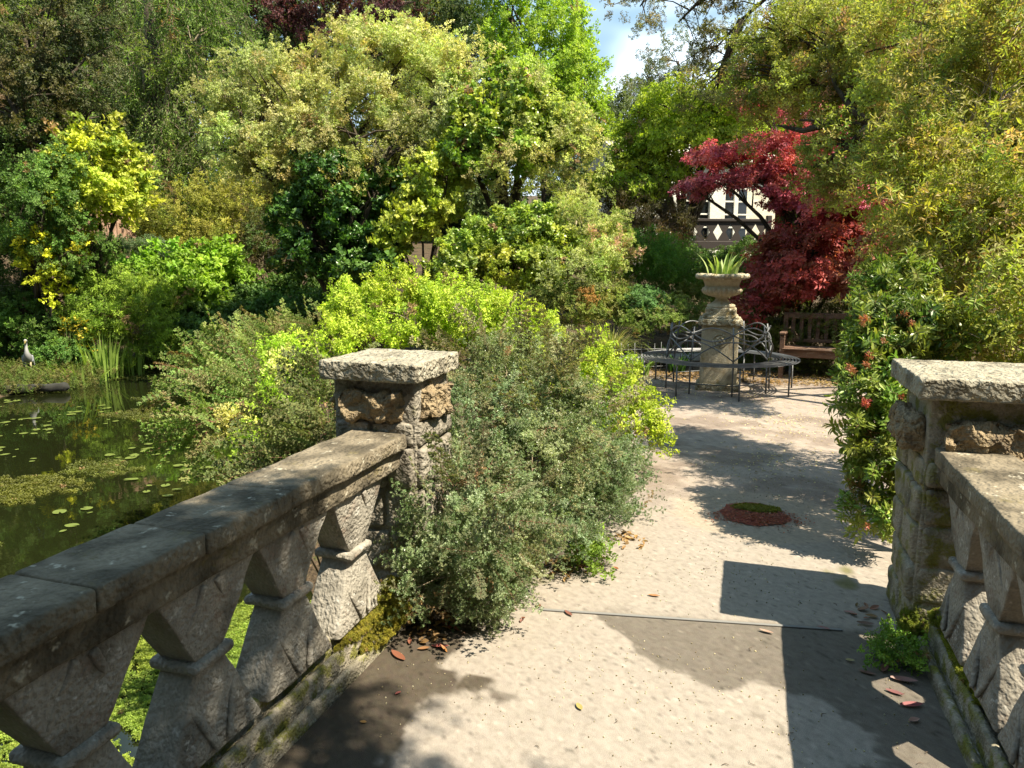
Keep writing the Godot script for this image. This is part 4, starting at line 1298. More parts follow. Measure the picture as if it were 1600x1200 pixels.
	scatter("foliage", o, broad, B, {"size": 0.36, "dens": 1.0, "inner": 0.55, "pal": [Color(0.38, 0.39, 0.03), Color(0.27, 0.33, 0.03), Color(0.44, 0.44, 0.07), Color(0.18, 0.26, 0.03)], "gap": -0.03, "gfreq": 0.8, "level": true, "rough": 0.55})
	o = plant("yellow_shrub", "smaller yellow leaved shrub in front of dark stems lower left", "shrub", foot(Vector3(-15.75, 0, -13.28)))
	B = [[Vector3(-15.66, 1.75, -13.07), Vector3(0.38, 0.41, 0.35)], [Vector3(-15.26, 1.93, -13.54), Vector3(0.42, 0.27, 0.36)], [Vector3(-15.50, 1.16, -13.11), Vector3(0.30, 0.37, 0.32)], [Vector3(-15.72, 2.11, -13.00), Vector3(0.29, 0.18, 0.25)]]
	limbs(o, "stem", o.position, B, 0.04, 4)
	scatter("foliage", o, broad, B, {"size": 0.28, "dens": 0.8, "inner": 0.4, "pal": [Color(0.46, 0.44, 0.02), Color(0.33, 0.34, 0.02)], "gap": 0.0, "gfreq": 1.3, "level": true})
	# weeping conifer: trunk with drooping boughs
	o = plant("weeping_conifer", "tall grey green weeping conifer behind the yellow shrub", "tree", foot(Vector3(-18.94, 0, -20.62)))
	B = [[Vector3(-18.59, 10.40, -20.94), Vector3(2.28, 1.24, 1.94)], [Vector3(-18.75, 8.63, -20.12), Vector3(1.42, 1.02, 1.21)], [Vector3(-17.37, 9.23, -21.32), Vector3(1.46, 1.15, 1.24)], [Vector3(-17.91, 7.62, -20.20), Vector3(1.63, 0.92, 1.38)], [Vector3(-20.11, 7.59, -20.20), Vector3(1.15, 0.94, 0.98)], [Vector3(-17.14, 7.49, -21.64), Vector3(1.07, 1.07, 0.91)], [Vector3(-18.60, 6.19, -19.58), Vector3(1.21, 0.91, 1.03)], [Vector3(-17.24, 5.84, -20.25), Vector3(1.43, 0.92, 1.22)], [Vector3(-19.85, 5.70, -19.75), Vector3(0.93, 0.83, 0.79)], [Vector3(-17.99, 4.80, -19.59), Vector3(1.22, 0.91, 1.03)], [Vector3(-16.89, 4.45, -20.29), Vector3(1.03, 0.82, 0.88)], [Vector3(-17.51, 3.60, -19.49), Vector3(1.11, 0.61, 0.95)]]
	var st := begin()
	tube(st, [o.position, o.position + Vector3(0, 5, 0), o.position + Vector3(0.1, 14, 0)], [0.32, 0.26, 0.08], 8)
	obj("trunk", done(st, M.bark), o)
	limbs(o, "bough", o.position + Vector3(0, 2.5, 0), B, 0.10, 6, plain(lin(0.22, 0.18, 0.12), 0.85), 1.05)
	scatter("crown", o, pend, B, {"size": 1.0, "dens": 1.8, "inner": 0.35, "pal": [Color(0.08, 0.13, 0.025), Color(0.13, 0.18, 0.055), Color(0.045, 0.085, 0.015), Color(0.13, 0.20, 0.035)], "gap": 0.06, "gfreq": 0.55, "out": 0.45, "up": -1.0, "jit": 0.25})
	o = plant("green_conifer", "deep green conifer with layered boughs left of the weeping one", "tree", foot(Vector3(-22.30, 0, -21.54)))
	B = [[Vector3(-21.90, 10.02, -21.94), Vector3(1.35, 1.35, 1.15)], [Vector3(-21.85, 8.20, -21.42), Vector3(1.23, 0.67, 1.04)], [Vector3(-21.91, 7.07, -21.08), Vector3(1.33, 0.55, 1.13)], [Vector3(-21.37, 9.33, -21.90), Vector3(1.12, 0.67, 0.95)], [Vector3(-21.69, 6.14, -21.30), Vector3(1.35, 0.49, 1.14)], [Vector3(-22.86, 9.62, -20.94), Vector3(1.32, 1.32, 1.12)]]
	limbs(o, "trunk", o.position, B, 0.22, 5)
	scatter("crown", o, pend, B, {"size": 0.8, "dens": 1.0, "inner": 0.4, "pal": [Color(0.09, 0.17, 0.02), Color(0.15, 0.24, 0.03), Color(0.05, 0.10, 0.015)], "gap": -0.05, "gfreq": 0.8, "out": 0.9, "up": -0.45, "jit": 0.25})
	# golden feathery shrubs beneath
	o = plant("golden_shrub", "golden green feathery shrub between conifer and cream tree", "shrub", foot(Vector3(-16.27, 0, -18.98)))
	B = [[Vector3(-16.21, 2.84, -18.77), Vector3(1.26, 0.74, 1.07)], [Vector3(-16.85, 2.71, -18.46), Vector3(0.66, 0.58, 0.56)], [Vector3(-15.23, 3.14, -19.32), Vector3(1.08, 0.78, 0.91)], [Vector3(-14.24, 2.87, -19.82), Vector3(0.99, 0.83, 0.84)], [Vector3(-15.19, 2.07, -18.58), Vector3(1.34, 0.48, 1.14)]]
	limbs(o, "stem", o.position, B, 0.05, 5)
	scatter("foliage", o, feather, B, {"size": 0.5, "dens": 1.3, "inner": 0.55, "pal": [Color(0.22, 0.22, 0.03), Color(0.30, 0.28, 0.05), Color(0.14, 0.17, 0.02)], "gap": -0.15, "gfreq": 0.9, "up": 0.8})
	o = plant("shade_shrub", "dark brownish shrub in deep shade between golden shrub and ivy", "shrub", foot(Vector3(-13.09, 0, -18.42)))
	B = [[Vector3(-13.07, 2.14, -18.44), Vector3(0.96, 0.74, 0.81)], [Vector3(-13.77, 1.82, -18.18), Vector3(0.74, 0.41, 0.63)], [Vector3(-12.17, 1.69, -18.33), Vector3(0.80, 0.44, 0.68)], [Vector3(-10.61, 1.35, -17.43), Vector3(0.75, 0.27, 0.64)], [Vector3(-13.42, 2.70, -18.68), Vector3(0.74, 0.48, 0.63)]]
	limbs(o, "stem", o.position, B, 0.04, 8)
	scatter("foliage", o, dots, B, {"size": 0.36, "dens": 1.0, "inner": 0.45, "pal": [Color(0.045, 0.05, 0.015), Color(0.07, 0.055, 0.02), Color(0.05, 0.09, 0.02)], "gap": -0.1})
	o = plant("leafy_shrub", "bright green large leaved shrub on the far bank", "shrub", foot(Vector3(-14.56, 0, -16.50)))
	B = [[Vector3(-14.69, 1.34, -16.38), Vector3(1.21, 0.48, 1.03)], [Vector3(-13.95, 1.43, -16.75), Vector3(0.87, 0.56, 0.74)], [Vector3(-14.88, 1.10, -15.66), Vector3(0.84, 0.40, 0.71)], [Vector3(-13.47, 0.89, -16.63), Vector3(0.77, 0.31, 0.66)], [Vector3(-13.95, 0.85, -15.97), Vector3(1.01, 0.27, 0.86)]]
	limbs(o, "stem", o.position, B, 0.04, 4)
	scatter("foliage", o, broad, B, {"size": 0.42, "dens": 1.05, "inner": 0.55, "pal": [Color(0.13, 0.26, 0.02), Color(0.19, 0.33, 0.03), Color(0.09, 0.19, 0.015)], "gap": -0.12, "gfreq": 0.9, "level": true})
	o = plant("silver_shrub", "low grey green small leaved shrub in front of the fence", "shrub", foot(Vector3(-16.33, 0, -16.20)))
	B = [[Vector3(-16.13, 1.69, -16.12), Vector3(0.87, 0.38, 0.74)], [Vector3(-16.42, 1.43, -15.53), Vector3(0.68, 0.37, 0.58)], [Vector3(-15.81, 1.78, -16.71), Vector3(0.53, 0.32, 0.45)]]
	scatter("foliage", o, dots, B, {"size": 0.25, "dens": 1.2, "pal": [Color(0.06, 0.11, 0.05), Color(0.10, 0.15, 0.08), Color(0.04, 0.08, 0.03)], "gap": -0.2})
	o = plant("feathery_shrub", "fresh green feathery shrub arching to the water by the reeds", "shrub", foot(Vector3(-14.56, 0, -14.85)))
	B = [[Vector3(-14.86, 0.66, -14.55), Vector3(0.88, 0.54, 0.74)], [Vector3(-14.20, 0.27, -14.64), Vector3(0.79, 0.57, 0.67)], [Vector3(-13.58, -0.11, -14.68), Vector3(0.54, 0.41, 0.46)], [Vector3(-15.02, 0.37, -14.09), Vector3(0.63, 0.56, 0.53)], [Vector3(-14.10, -0.16, -14.19), Vector3(0.62, 0.40, 0.53)]]
	scatter("foliage", o, feather, B, {"size": 0.42, "dens": 1.7, "inner": 0.6, "pal": [Color(0.15, 0.25, 0.02), Color(0.22, 0.32, 0.03), Color(0.09, 0.17, 0.015)], "gap": -0.18, "gfreq": 1.1, "up": 0.1, "lean": Vector3(0.3, 0, 0.2)})
	o = plant("bank_shrub", "mid green leafy shrub behind the heron", "shrub", foot(Vector3(-16.68, 0, -13.73)))
	B = [[Vector3(-17.00, 0.20, -13.65), Vector3(0.79, 0.47, 0.67)], [Vector3(-15.90, -0.08, -13.56), Vector3(0.70, 0.46, 0.59)], [Vector3(-17.11, -0.24, -13.19), Vector3(0.62, 0.47, 0.53)], [Vector3(-15.97, 0.66, -14.25), Vector3(0.72, 0.48, 0.61)], [Vector3(-15.96, -0.46, -13.49), Vector3(0.46, 0.25, 0.40)], [Vector3(-15.24, -0.62, -13.10), Vector3(0.51, 0.21, 0.43)]]
	scatter("foliage", o, dots, B, {"size": 0.30, "dens": 1.5, "pal": [Color(0.06, 0.14, 0.02), Color(0.10, 0.20, 0.03), Color(0.04, 0.10, 0.015)], "gap": -0.2, "gfreq": 1.0})
	o = plant("dark_shrub", "dark shaded shrub under the green shrub at the left edge", "shrub", foot(Vector3(-17.63, 0, -13.98)))
	B = [[Vector3(-17.49, 1.29, -13.84), Vector3(0.96, 0.72, 0.81)], [Vector3(-16.73, 0.95, -14.59), Vector3(0.82, 0.66, 0.70)], [Vector3(-16.61, 1.60, -15.32), Vector3(0.57, 0.57, 0.49)]]
	scatter("foliage", o, dots, B, {"size": 0.36, "dens": 1.2, "pal": [Color(0.03, 0.06, 0.015), Color(0.05, 0.09, 0.02)], "gap": -0.2})
	o = plant("ground_ivy", "dark glossy ground ivy carpeting the bank beyond the water", "ground cover", foot(Vector3(-12.32, 0, -15.75)))
	B = [[Vector3(-13.12, 0.06, -15.62), Vector3(0.99, 0.30, 0.84)], [Vector3(-12.51, 0.19, -16.37), Vector3(1.01, 0.24, 0.86)], [Vector3(-13.34, -0.23, -15.16), Vector3(0.65, 0.29, 0.55)], [Vector3(-11.38, 0.29, -16.45), Vector3(1.00, 0.23, 0.85)], [Vector3(-12.16, -0.14, -15.38), Vector3(0.96, 0.19, 0.82)], [Vector3(-9.91, 0.50, -16.21), Vector3(0.96, 0.22, 0.82)], [Vector3(-12.84, 0.70, -17.12), Vector3(0.87, 0.17, 0.74)], [Vector3(-11.64, 0.98, -17.48), Vector3(0.70, 0.17, 0.59)], [Vector3(-11.84, 0.52, -16.85), Vector3(0.85, 0.15, 0.72)]]
	scatter("foliage", o, broad, B, {"size": 0.26, "dens": 1.3, "pal": [Color(0.05, 0.11, 0.02), Color(0.08, 0.16, 0.04), Color(0.03, 0.07, 0.012)], "gap": -0.2, "level": true})
	for k in 6:
		var q: Vector3 = [Vector3(-12.91, 1.07, -17.82), Vector3(-12.45, 1.13, -18.14), Vector3(-13.01, 1.08, -17.24), Vector3(-11.21, 1.22, -17.76), Vector3(-11.43, 0.84, -17.14), Vector3(-11.97, 0.73, -16.77)][k]
		var lb: String = ["spiky green tuft on the brown bank nearest the bright shrub", "taller spiky tuft in the middle of the brown bank", "low round green plant at the left of the brown bank", "green tuft near the ivy covered trunks", "small tuft low on the brown bank", "little green tuft above the ivy carpet"][k]
		var g := thing("bank_tuft", lb, "plant", foot(q), 0.0, "tufts on the leaf covered bank")
		var tb := Buf.new()
		blades(tb, Vector3.ZERO, 40, 0.25, 0.55, 0.05, 0.6, Color(0.09, 0.16, 0.04), 0.3)
		var tm := ArrayMesh.new()
		tb.surface(tm, leaf_m.thin)
		obj("blades", tm, g).set_meta("kind", "stuff")

	o = thing("bank_grass", "dark green grass and low weeds on the pond bank round the heron", "grass", Vector3.ZERO, 0.0, "", "stuff")
	B = []
	for q in [Vector3(-15.89, -1.05, -12.14), Vector3(-16.10, -1.14, -12.85), Vector3(-15.62, -1.04, -13.12), Vector3(-14.77, -1.05, -12.89), Vector3(-14.72, -1.07, -11.37), Vector3(-14.44, -1.05, -12.19), Vector3(-16.59, -0.97, -13.52), Vector3(-15.30, -0.94, -11.26)]:
		B.append([Vector3(q.x, ground_y(q.x, q.z) + 0.06, q.z), Vector3(0.9, 0.16, 0.9)])
	scatter("grass_blades", o, feather, B, {"size": 0.2, "dens": 0.9, "inner": 0.0, "pal": [Color(0.05, 0.09, 0.015), Color(0.08, 0.12, 0.02), Color(0.10, 0.09, 0.03)], "up": 1.5, "out": 0.4, "gap": -0.2})

	# distant tops
	o = plant("lime_tree", "tall lime green tree with twin spires against the sky", "tree", foot(Vector3(-10.05, 0, -36.65)))
	B = [[Vector3(-11.17, 12.91, -36.32), Vector3(1.61, 2.17, 1.84)], [Vector3(-9.19, 12.45, -37.39), Vector3(0.82, 2.20, 1.87)], [Vector3(-10.42, 10.74, -36.02), Vector3(2.31, 1.70, 1.97)], [Vector3(-8.44, 9.94, -37.05), Vector3(1.06, 1.56, 1.33)], [Vector3(-9.06, 8.51, -36.39), Vector3(2.18, 1.40, 1.85)], [Vector3(-11.90, 13.93, -36.09), Vector3(0.93, 1.23, 1.05)], [Vector3(-7.76, 8.24, -36.99), Vector3(0.88, 1.10, 0.93)], [Vector3(-11.46, 8.97, -35.71), Vector3(1.87, 1.56, 1.59)]]
	limbs(o, "trunk", o.position, B, 0.3, 5)
	scatter("crown", o, dots, B, {"size": 0.85, "dens": 1.2, "inner": 0.5, "pal": [Color(0.20, 0.30, 0.02), Color(0.27, 0.36, 0.03), Color(0.13, 0.22, 0.015)], "gap": -0.1, "gfreq": 0.5, "up": 0.8, "rough": 0.35})
	o = plant("purple_beech", "dark purple leaved tree top behind the cream tree", "tree", foot(Vector3(-20.26, 0, -32.15)))
	B = [[Vector3(-19.85, 13.30, -32.40), Vector3(2.10, 1.08, 1.79)], [Vector3(-21.55, 12.85, -31.30), Vector3(1.18, 0.89, 1.01)], [Vector3(-18.07, 13.29, -33.43), Vector3(1.52, 0.97, 1.29)], [Vector3(-19.89, 12.36, -32.38), Vector3(1.51, 0.66, 1.28)], [Vector3(-16.72, 13.71, -34.12), Vector3(1.22, 0.73, 1.04)]]
	limbs(o, "trunk", o.position, B, 0.3, 6)
	scatter("crown", o, dots, B, {"size": 0.75, "dens": 1.1, "inner": 0.4, "pal": [Color(0.05, 0.014, 0.024), Color(0.085, 0.022, 0.036)], "gap": 0.0, "gfreq": 0.5})
	o = plant("dark_conifer", "narrow dark conifer top left of the lime tree", "tree", foot(Vector3(-16.47, 0, -42.95)))
	B = [[Vector3(-16.24, 16.68, -43.04), Vector3(0.67, 1.49, 1.27)], [Vector3(-16.32, 15.28, -43.01), Vector3(0.52, 0.97, 0.83)]]
	limbs(o, "trunk", o.position, B, 0.25, 6)
	scatter("crown", o, pend, B, {"size": 0.7, "dens": 1.0, "inner": 0.2, "pal": [Color(0.04, 0.07, 0.02), Color(0.06, 0.10, 0.03)], "gap": -0.1, "up": -0.3})
	o = plant("dark_conifer", "dark evergreen top between purple beech and narrow conifer", "tree", foot(Vector3(-19.00, 0, -41.89)))
	B = [[Vector3(-19.25, 16.24, -41.78), Vector3(1.63, 1.63, 1.39)], [Vector3(-17.90, 15.94, -42.37), Vector3(1.12, 1.27, 1.08)]]
	limbs(o, "trunk", o.position, B, 0.25, 6)
	scatter("crown", o, dots, B, {"size": 0.8, "dens": 0.9, "inner": 0.4, "pal": [Color(0.06, 0.09, 0.03), Color(0.10, 0.12, 0.04)], "gap": -0.1})
	o = plant("birch_tree", "distant grey green birch standing against the sky", "tree", foot(Vector3(-5.89, 0, -61.72)))
	B = [[Vector3(-6.19, 17.08, -61.69), Vector3(1.69, 1.79, 1.52)], [Vector3(-7.60, 15.73, -61.53), Vector3(1.41, 1.51, 1.28)], [Vector3(-8.49, 16.01, -61.42), Vector3(0.70, 1.31, 1.11)], [Vector3(-4.94, 15.84, -61.80), Vector3(1.29, 1.79, 1.52)], [Vector3(-6.59, 14.49, -61.65), Vector3(2.31, 1.21, 1.97)], [Vector3(-8.53, 13.85, -61.41), Vector3(0.91, 1.32, 1.12)]]
	limbs(o, "trunk", o.position, B, 0.28, 6, M.bark, 1.0)
	scatter("crown", o, feather, B, {"size": 1.2, "dens": 0.8, "inner": 0.35, "pal": [Color(0.075, 0.10, 0.05), Color(0.11, 0.125, 0.05), Color(0.07, 0.09, 0.07)], "gap": -0.05, "gfreq": 0.4, "up": -0.2})
	o = plant("bare_shrub", "thin bare twigged tree between lime tree and birch", "tree", foot(Vector3(-9.26, 0, -53.20)))
	B = [[Vector3(-9.60, 12.76, -53.14), Vector3(1.15, 1.15, 0.98)], [Vector3(-8.54, 13.36, -53.32), Vector3(0.62, 0.88, 0.75)], [Vector3(-10.46, 12.36, -52.98), Vector3(0.71, 0.71, 0.61)]]
	limbs(o, "trunk", o.position, B, 0.10, 26, M.twig, 1.1)
	scatter("crown", o, fine, B, {"size": 0.7, "dens": 0.3, "inner": 0.2, "pal": [Color(0.12, 0.13, 0.06), Color(0.16, 0.15, 0.08)], "gap": -0.2})

# ---------------------------------------------------------------- middle distance
func set_middle_plants() -> void:
	var o: Node3D
	var B: Array
	var fine := spray(21, {"len": 1.15, "sides": 9, "side_len": 0.55, "per": 10, "leaf": 0.145, "width": 0.085, "twig": 0.007, "bark": M.twig_pale, "bend": 0.3})
	var ivy := spray(22, {"len": 0.8, "sides": 5, "side_len": 0.5, "per": 7, "leaf": 0.26, "width": 0.21, "twig": 0.008, "shape": 1, "droop": 0.5, "mat": leaf_m.gloss})
	var dots := spray(23, {"len": 1.0, "sides": 7, "side_len": 0.5, "per": 9, "leaf": 0.17, "width": 0.11, "twig": 0.008})
	var acer := spray(24, {"len": 0.9, "sides": 6, "side_len": 0.6, "per": 5, "leaf": 0.30, "width": 0.17, "twig": 0.007, "droop": 0.2, "rise": 0.3})
	var strap := spray(25, {"len": 1.2, "sides": 6, "side_len": 0.6, "per": 8, "leaf": 0.30, "width": 0.05, "twig": 0.006, "hang": 0.2})

	o = plant("cream_tree", "wide spreading tree with pale cream feathery foliage", "tree", foot(Vector3(-8.63, 0, -14.88)))
	B = [[Vector3(-9.18, 4.80, -14.31), Vector3(1.26, 0.98, 1.07)], [Vector3(-10.09, 4.55, -13.68), Vector3(0.63, 0.70, 0.59)], [Vector3(-7.76, 5.40, -15.12), Vector3(1.14, 0.93, 0.97)], [Vector3(-8.42, 6.13, -15.23), Vector3(0.87, 0.42, 0.74)], [Vector3(-10.13, 5.30, -13.90), Vector3(0.70, 0.50, 0.60)], [Vector3(-10.25, 3.89, -13.31), Vector3(0.49, 0.40, 0.42)], [Vector3(-8.99, 3.89, -13.72), Vector3(0.95, 0.49, 0.81)], [Vector3(-6.91, 4.45, -14.87), Vector3(0.70, 0.84, 0.71)], [Vector3(-7.79, 4.16, -13.98), Vector3(0.94, 0.81, 0.80)], [Vector3(-7.51, 6.23, -15.92), Vector3(0.74, 0.34, 0.63)], [Vector3(-7.71, 3.40, -13.79), Vector3(0.68, 0.36, 0.58)], [Vector3(-6.56, 5.39, -15.47), Vector3(0.50, 0.58, 0.49)], [Vector3(-10.55, 4.35, -13.33), Vector3(0.29, 0.23, 0.25)], [Vector3(-6.75, 3.54, -14.18), Vector3(0.55, 0.37, 0.47)], [Vector3(-6.20, 5.28, -14.97), Vector3(0.67, 0.53, 0.57)], [Vector3(-5.63, 5.62, -14.98), Vector3(0.53, 0.34, 0.45)], [Vector3(-6.10, 4.41, -14.36), Vector3(0.57, 0.47, 0.48)], [Vector3(-10.64, 5.02, -13.51), Vector3(0.45, 0.53, 0.45)], [Vector3(-9.53, 3.35, -13.35), Vector3(0.58, 0.32, 0.49)], [Vector3(-6.95, 3.86, -13.74), Vector3(0.64, 0.43, 0.54)]]
	limbs(o, "trunk", o.position, B, 0.17, 7, M.bark, 1.0)
	scatter("crown", o, fine, B, {"size": 0.36, "dens": 1.15, "inner": 0.62, "pal": [Color(0.35, 0.37, 0.15), Color(0.28, 0.33, 0.10), Color(0.42, 0.41, 0.20), Color(0.24, 0.30, 0.08), Color(0.37, 0.31, 0.14)], "gap": 0.02, "gfreq": 0.7, "up": 0.4, "rough": 0.35, "out": 0.9})
	# ivy climbing its trunks
	o = plant("ivy", "dark glossy ivy wrapping the trunks below the cream foliage", "ivy", foot(Vector3(-8.20, 0, -13.74)))
	B = [[Vector3(-8.37, 3.13, -13.40), Vector3(0.65, 0.65, 0.55)], [Vector3(-8.82, 2.50, -13.35), Vector3(0.59, 0.52, 0.50)], [Vector3(-7.74, 2.62, -13.54), Vector3(0.65, 0.71, 0.61)], [Vector3(-8.20, 1.92, -13.51), Vector3(0.79, 0.42, 0.67)], [Vector3(-7.10, 2.24, -13.66), Vector3(0.52, 0.52, 0.44)], [Vector3(-7.30, 1.54, -13.33), Vector3(0.77, 0.28, 0.65)], [Vector3(-8.85, 1.73, -13.33), Vector3(0.66, 0.32, 0.56)], [Vector3(-7.15, 2.98, -13.53), Vector3(0.51, 0.38, 0.43)]]
	limbs(o, "stem", o.position, B, 0.13, 4)
	scatter("foliage", o, ivy, B, {"size": 0.30, "dens": 1.05, "inner": 0.6, "pal": [Color(0.035, 0.095, 0.018), Color(0.055, 0.13, 0.025), Color(0.025, 0.07, 0.012)], "gap": -0.12, "gfreq": 0.9, "up": 0.1})
	o = plant("ivy", "yellow green flowering ivy hanging down mid tree", "ivy", foot(Vector3(-6.25, 0, -13.63)))
	B = [[Vector3(-5.85, 2.96, -13.71), Vector3(0.35, 0.56, 0.48)], [Vector3(-6.31, 2.59, -13.50), Vector3(0.50, 0.43, 0.43)], [Vector3(-6.61, 2.15, -13.24), Vector3(0.32, 0.27, 0.28)], [Vector3(-5.76, 3.40, -13.85), Vector3(0.33, 0.35, 0.30)], [Vector3(-6.13, 3.33, -13.69), Vector3(0.50, 0.30, 0.43)]]
	limbs(o, "stem", o.position, B, 0.05, 4)
	scatter("foliage", o, ivy, B, {"size": 0.27, "dens": 1.0, "inner": 0.55, "pal": [Color(0.28, 0.34, 0.045), Color(0.21, 0.29, 0.035), Color(0.36, 0.39, 0.07)], "gap": -0.15, "gfreq": 1.0, "up": -0.1})
	o = plant("domed_tree", "rounded ivy grown tree with cream tips right of the cream tree", "tree", foot(Vector3(-4.64, 0, -14.47)))
	B = [[Vector3(-4.88, 4.66, -14.39), Vector3(0.71, 0.52, 0.60)], [Vector3(-5.43, 4.94, -14.41), Vector3(0.39, 0.39, 0.34)], [Vector3(-4.34, 4.20, -14.36), Vector3(0.70, 0.57, 0.59)], [Vector3(-5.26, 4.00, -13.94), Vector3(0.51, 0.51, 0.43)], [Vector3(-5.34, 3.74, -13.80), Vector3(0.45, 0.33, 0.38)], [Vector3(-4.61, 3.67, -13.96), Vector3(0.63, 0.44, 0.53)], [Vector3(-3.93, 3.86, -14.27), Vector3(0.58, 0.51, 0.49)]]
	limbs(o, "trunk", o.position, B, 0.14, 6, M.bark, 1.0)
	scatter("ivy_foliage", o, ivy, B, {"size": 0.29, "dens": 0.95, "inner": 0.55, "pal": [Color(0.13, 0.22, 0.025), Color(0.19, 0.27, 0.03), Color(0.07, 0.14, 0.02), Color(0.26, 0.31, 0.05)], "gap": 0.0, "gfreq": 0.7, "up": 0.25})
	scatter("crown", o, fine, [[Vector3(-3.79, 3.97, -14.20), Vector3(0.60, 0.45, 0.51)], [Vector3(-3.59, 3.62, -13.95), Vector3(0.57, 0.40, 0.48)], [Vector3(-3.29, 3.88, -14.23), Vector3(0.30, 0.38, 0.32)], [Vector3(-4.28, 4.90, -14.58), Vector3(0.44, 0.26, 0.37)], [Vector3(-4.37, 3.26, -13.62), Vector3(0.49, 0.20, 0.42)], [Vector3(-3.19, 3.07, -13.84), Vector3(0.42, 0.20, 0.35)]], {"size": 0.33, "dens": 0.8, "inner": 0.7, "pal": [Color(0.31, 0.35, 0.11), Color(0.24, 0.31, 0.07), Color(0.36, 0.33, 0.14)], "gap": -0.12, "gfreq": 0.9, "rough": 0.3})
	o = plant("ivy_mound", "domed yellow green ivy mound below the rounded tree", "shrub", foot(Vector3(-3.91, 0, -12.19)))
	B = [[Vector3(-3.85, 1.97, -12.00), Vector3(0.81, 0.43, 0.69)], [Vector3(-4.42, 1.81, -11.69), Vector3(0.53, 0.32, 0.45)], [Vector3(-3.15, 1.76, -11.89), Vector3(0.46, 0.36, 0.39)], [Vector3(-3.50, 1.55, -11.58), Vector3(0.73, 0.29, 0.62)], [Vector3(-4.52, 1.50, -11.33), Vector3(0.47, 0.25, 0.40)], [Vector3(-3.60, 2.30, -12.28), Vector3(0.37, 0.22, 0.31)]]
	limbs(o, "stem", o.position, B, 0.05, 3)
	scatter("foliage", o, ivy, B, {"size": 0.21, "dens": 1.2, "inner": 0.68, "pal": [Color(0.24, 0.31, 0.045), Color(0.16, 0.24, 0.03), Color(0.32, 0.36, 0.06), Color(0.11, 0.18, 0.025)], "gap": -0.14, "gfreq": 1.3, "up": 0.15})
	o = plant("cream_shrub", "pale shrub with pinkish flower tips right of the ivy mound", "shrub", foot(Vector3(-2.51, 0, -12.14)))
	B = [[Vector3(-2.52, 2.07, -12.14), Vector3(0.42, 0.38, 0.36)], [Vector3(-2.18, 1.70, -11.80), Vector3(0.37, 0.29, 0.31)], [Vector3(-2.86, 2.30, -12.48), Vector3(0.33, 0.28, 0.28)], [Vector3(-2.48, 1.55, -11.54), Vector3(0.44, 0.24, 0.38)], [Vector3(-2.66, 1.31, -11.19), Vector3(0.43, 0.22, 0.37)]]
	limbs(o, "stem", o.position, B, 0.04, 6, M.twig_pale, 1.05)
	scatter("foliage", o, fine, B, {"size": 0.23, "dens": 1.1, "inner": 0.6, "pal": [Color(0.27, 0.32, 0.09), Color(0.33, 0.33, 0.13), Color(0.20, 0.28, 0.06)], "gap": -0.15, "gfreq": 1.4})
	scatter("blossom", o, fine, [[Vector3(-2.20, 1.95, -11.90), Vector3(0.31, 0.20, 0.26)], [Vector3(-2.01, 1.65, -11.73), Vector3(0.22, 0.14, 0.19)]], {"size": 0.16, "dens": 0.35, "inner": 0.9, "pal": [Color(0.55, 0.36, 0.33), Color(0.48, 0.30, 0.28)], "gap": -0.05})
	o = plant("shade_shrub", "dark brown shaded shrub mass beneath the yellow green maple", "shrub", foot(Vector3(-2.17, 0, -15.35)))
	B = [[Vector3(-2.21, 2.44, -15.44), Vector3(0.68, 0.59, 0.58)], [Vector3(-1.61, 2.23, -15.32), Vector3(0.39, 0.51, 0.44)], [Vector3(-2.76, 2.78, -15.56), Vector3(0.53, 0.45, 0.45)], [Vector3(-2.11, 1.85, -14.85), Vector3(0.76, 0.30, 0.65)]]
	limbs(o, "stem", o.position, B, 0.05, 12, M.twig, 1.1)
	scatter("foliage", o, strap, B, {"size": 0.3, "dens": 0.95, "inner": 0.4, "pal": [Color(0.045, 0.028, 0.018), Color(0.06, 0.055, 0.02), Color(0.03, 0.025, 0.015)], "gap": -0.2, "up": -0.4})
	o = plant("green_maple", "yellow green layered maple in front of the garden house", "tree", foot(Vector3(-1.37, 0, -16.54)))
	B = [[Vector3(-1.61, 4.81, -16.32), Vector3(0.80, 0.35, 0.68)], [Vector3(-0.94, 4.50, -16.17), Vector3(0.78, 0.37, 0.67)], [Vector3(-2.24, 4.20, -16.25), Vector3(0.67, 0.32, 0.57)], [Vector3(-1.28, 3.92, -15.95), Vector3(0.91, 0.34, 0.78)], [Vector3(-0.47, 4.86, -16.59), Vector3(0.59, 0.32, 0.51)], [Vector3(-2.46, 3.59, -16.01), Vector3(0.48, 0.30, 0.41)], [Vector3(-1.76, 3.35, -15.80), Vector3(0.58, 0.21, 0.49)], [Vector3(-2.25, 3.03, -15.64), Vector3(0.53, 0.18, 0.45)], [Vector3(-0.87, 5.18, -16.78), Vector3(0.54, 0.27, 0.46)], [Vector3(-2.76, 3.88, -16.17), Vector3(0.30, 0.22, 0.25)], [Vector3(-0.42, 4.10, -16.19), Vector3(0.65, 0.23, 0.55)], [Vector3(-2.77, 3.16, -15.56), Vector3(0.40, 0.21, 0.34)], [Vector3(-0.13, 4.46, -16.60), Vector3(0.53, 0.24, 0.45)]]
	limbs(o, "trunk", o.position, B, 0.10, 8, M.bark, 1.0)
	scatter("crown", o, acer, B, {"squash": 0.25, "size": 0.28, "dens": 0.95, "inner": 0.35, "pal": [Color(0.30, 0.37, 0.025), Color(0.24, 0.33, 0.02), Color(0.36, 0.41, 0.05), Color(0.18, 0.26, 0.015)], "gap": -0.12, "gfreq": 0.9, "out": 0.9, "up": 0.25, "jit": 0.25, "level": true})
	# beds behind the circle
	o = plant("fennel_bed", "deep green feathery perennial clump left of the pedestal", "plant", foot(Vector3(-1.66, 0, -12.49)))
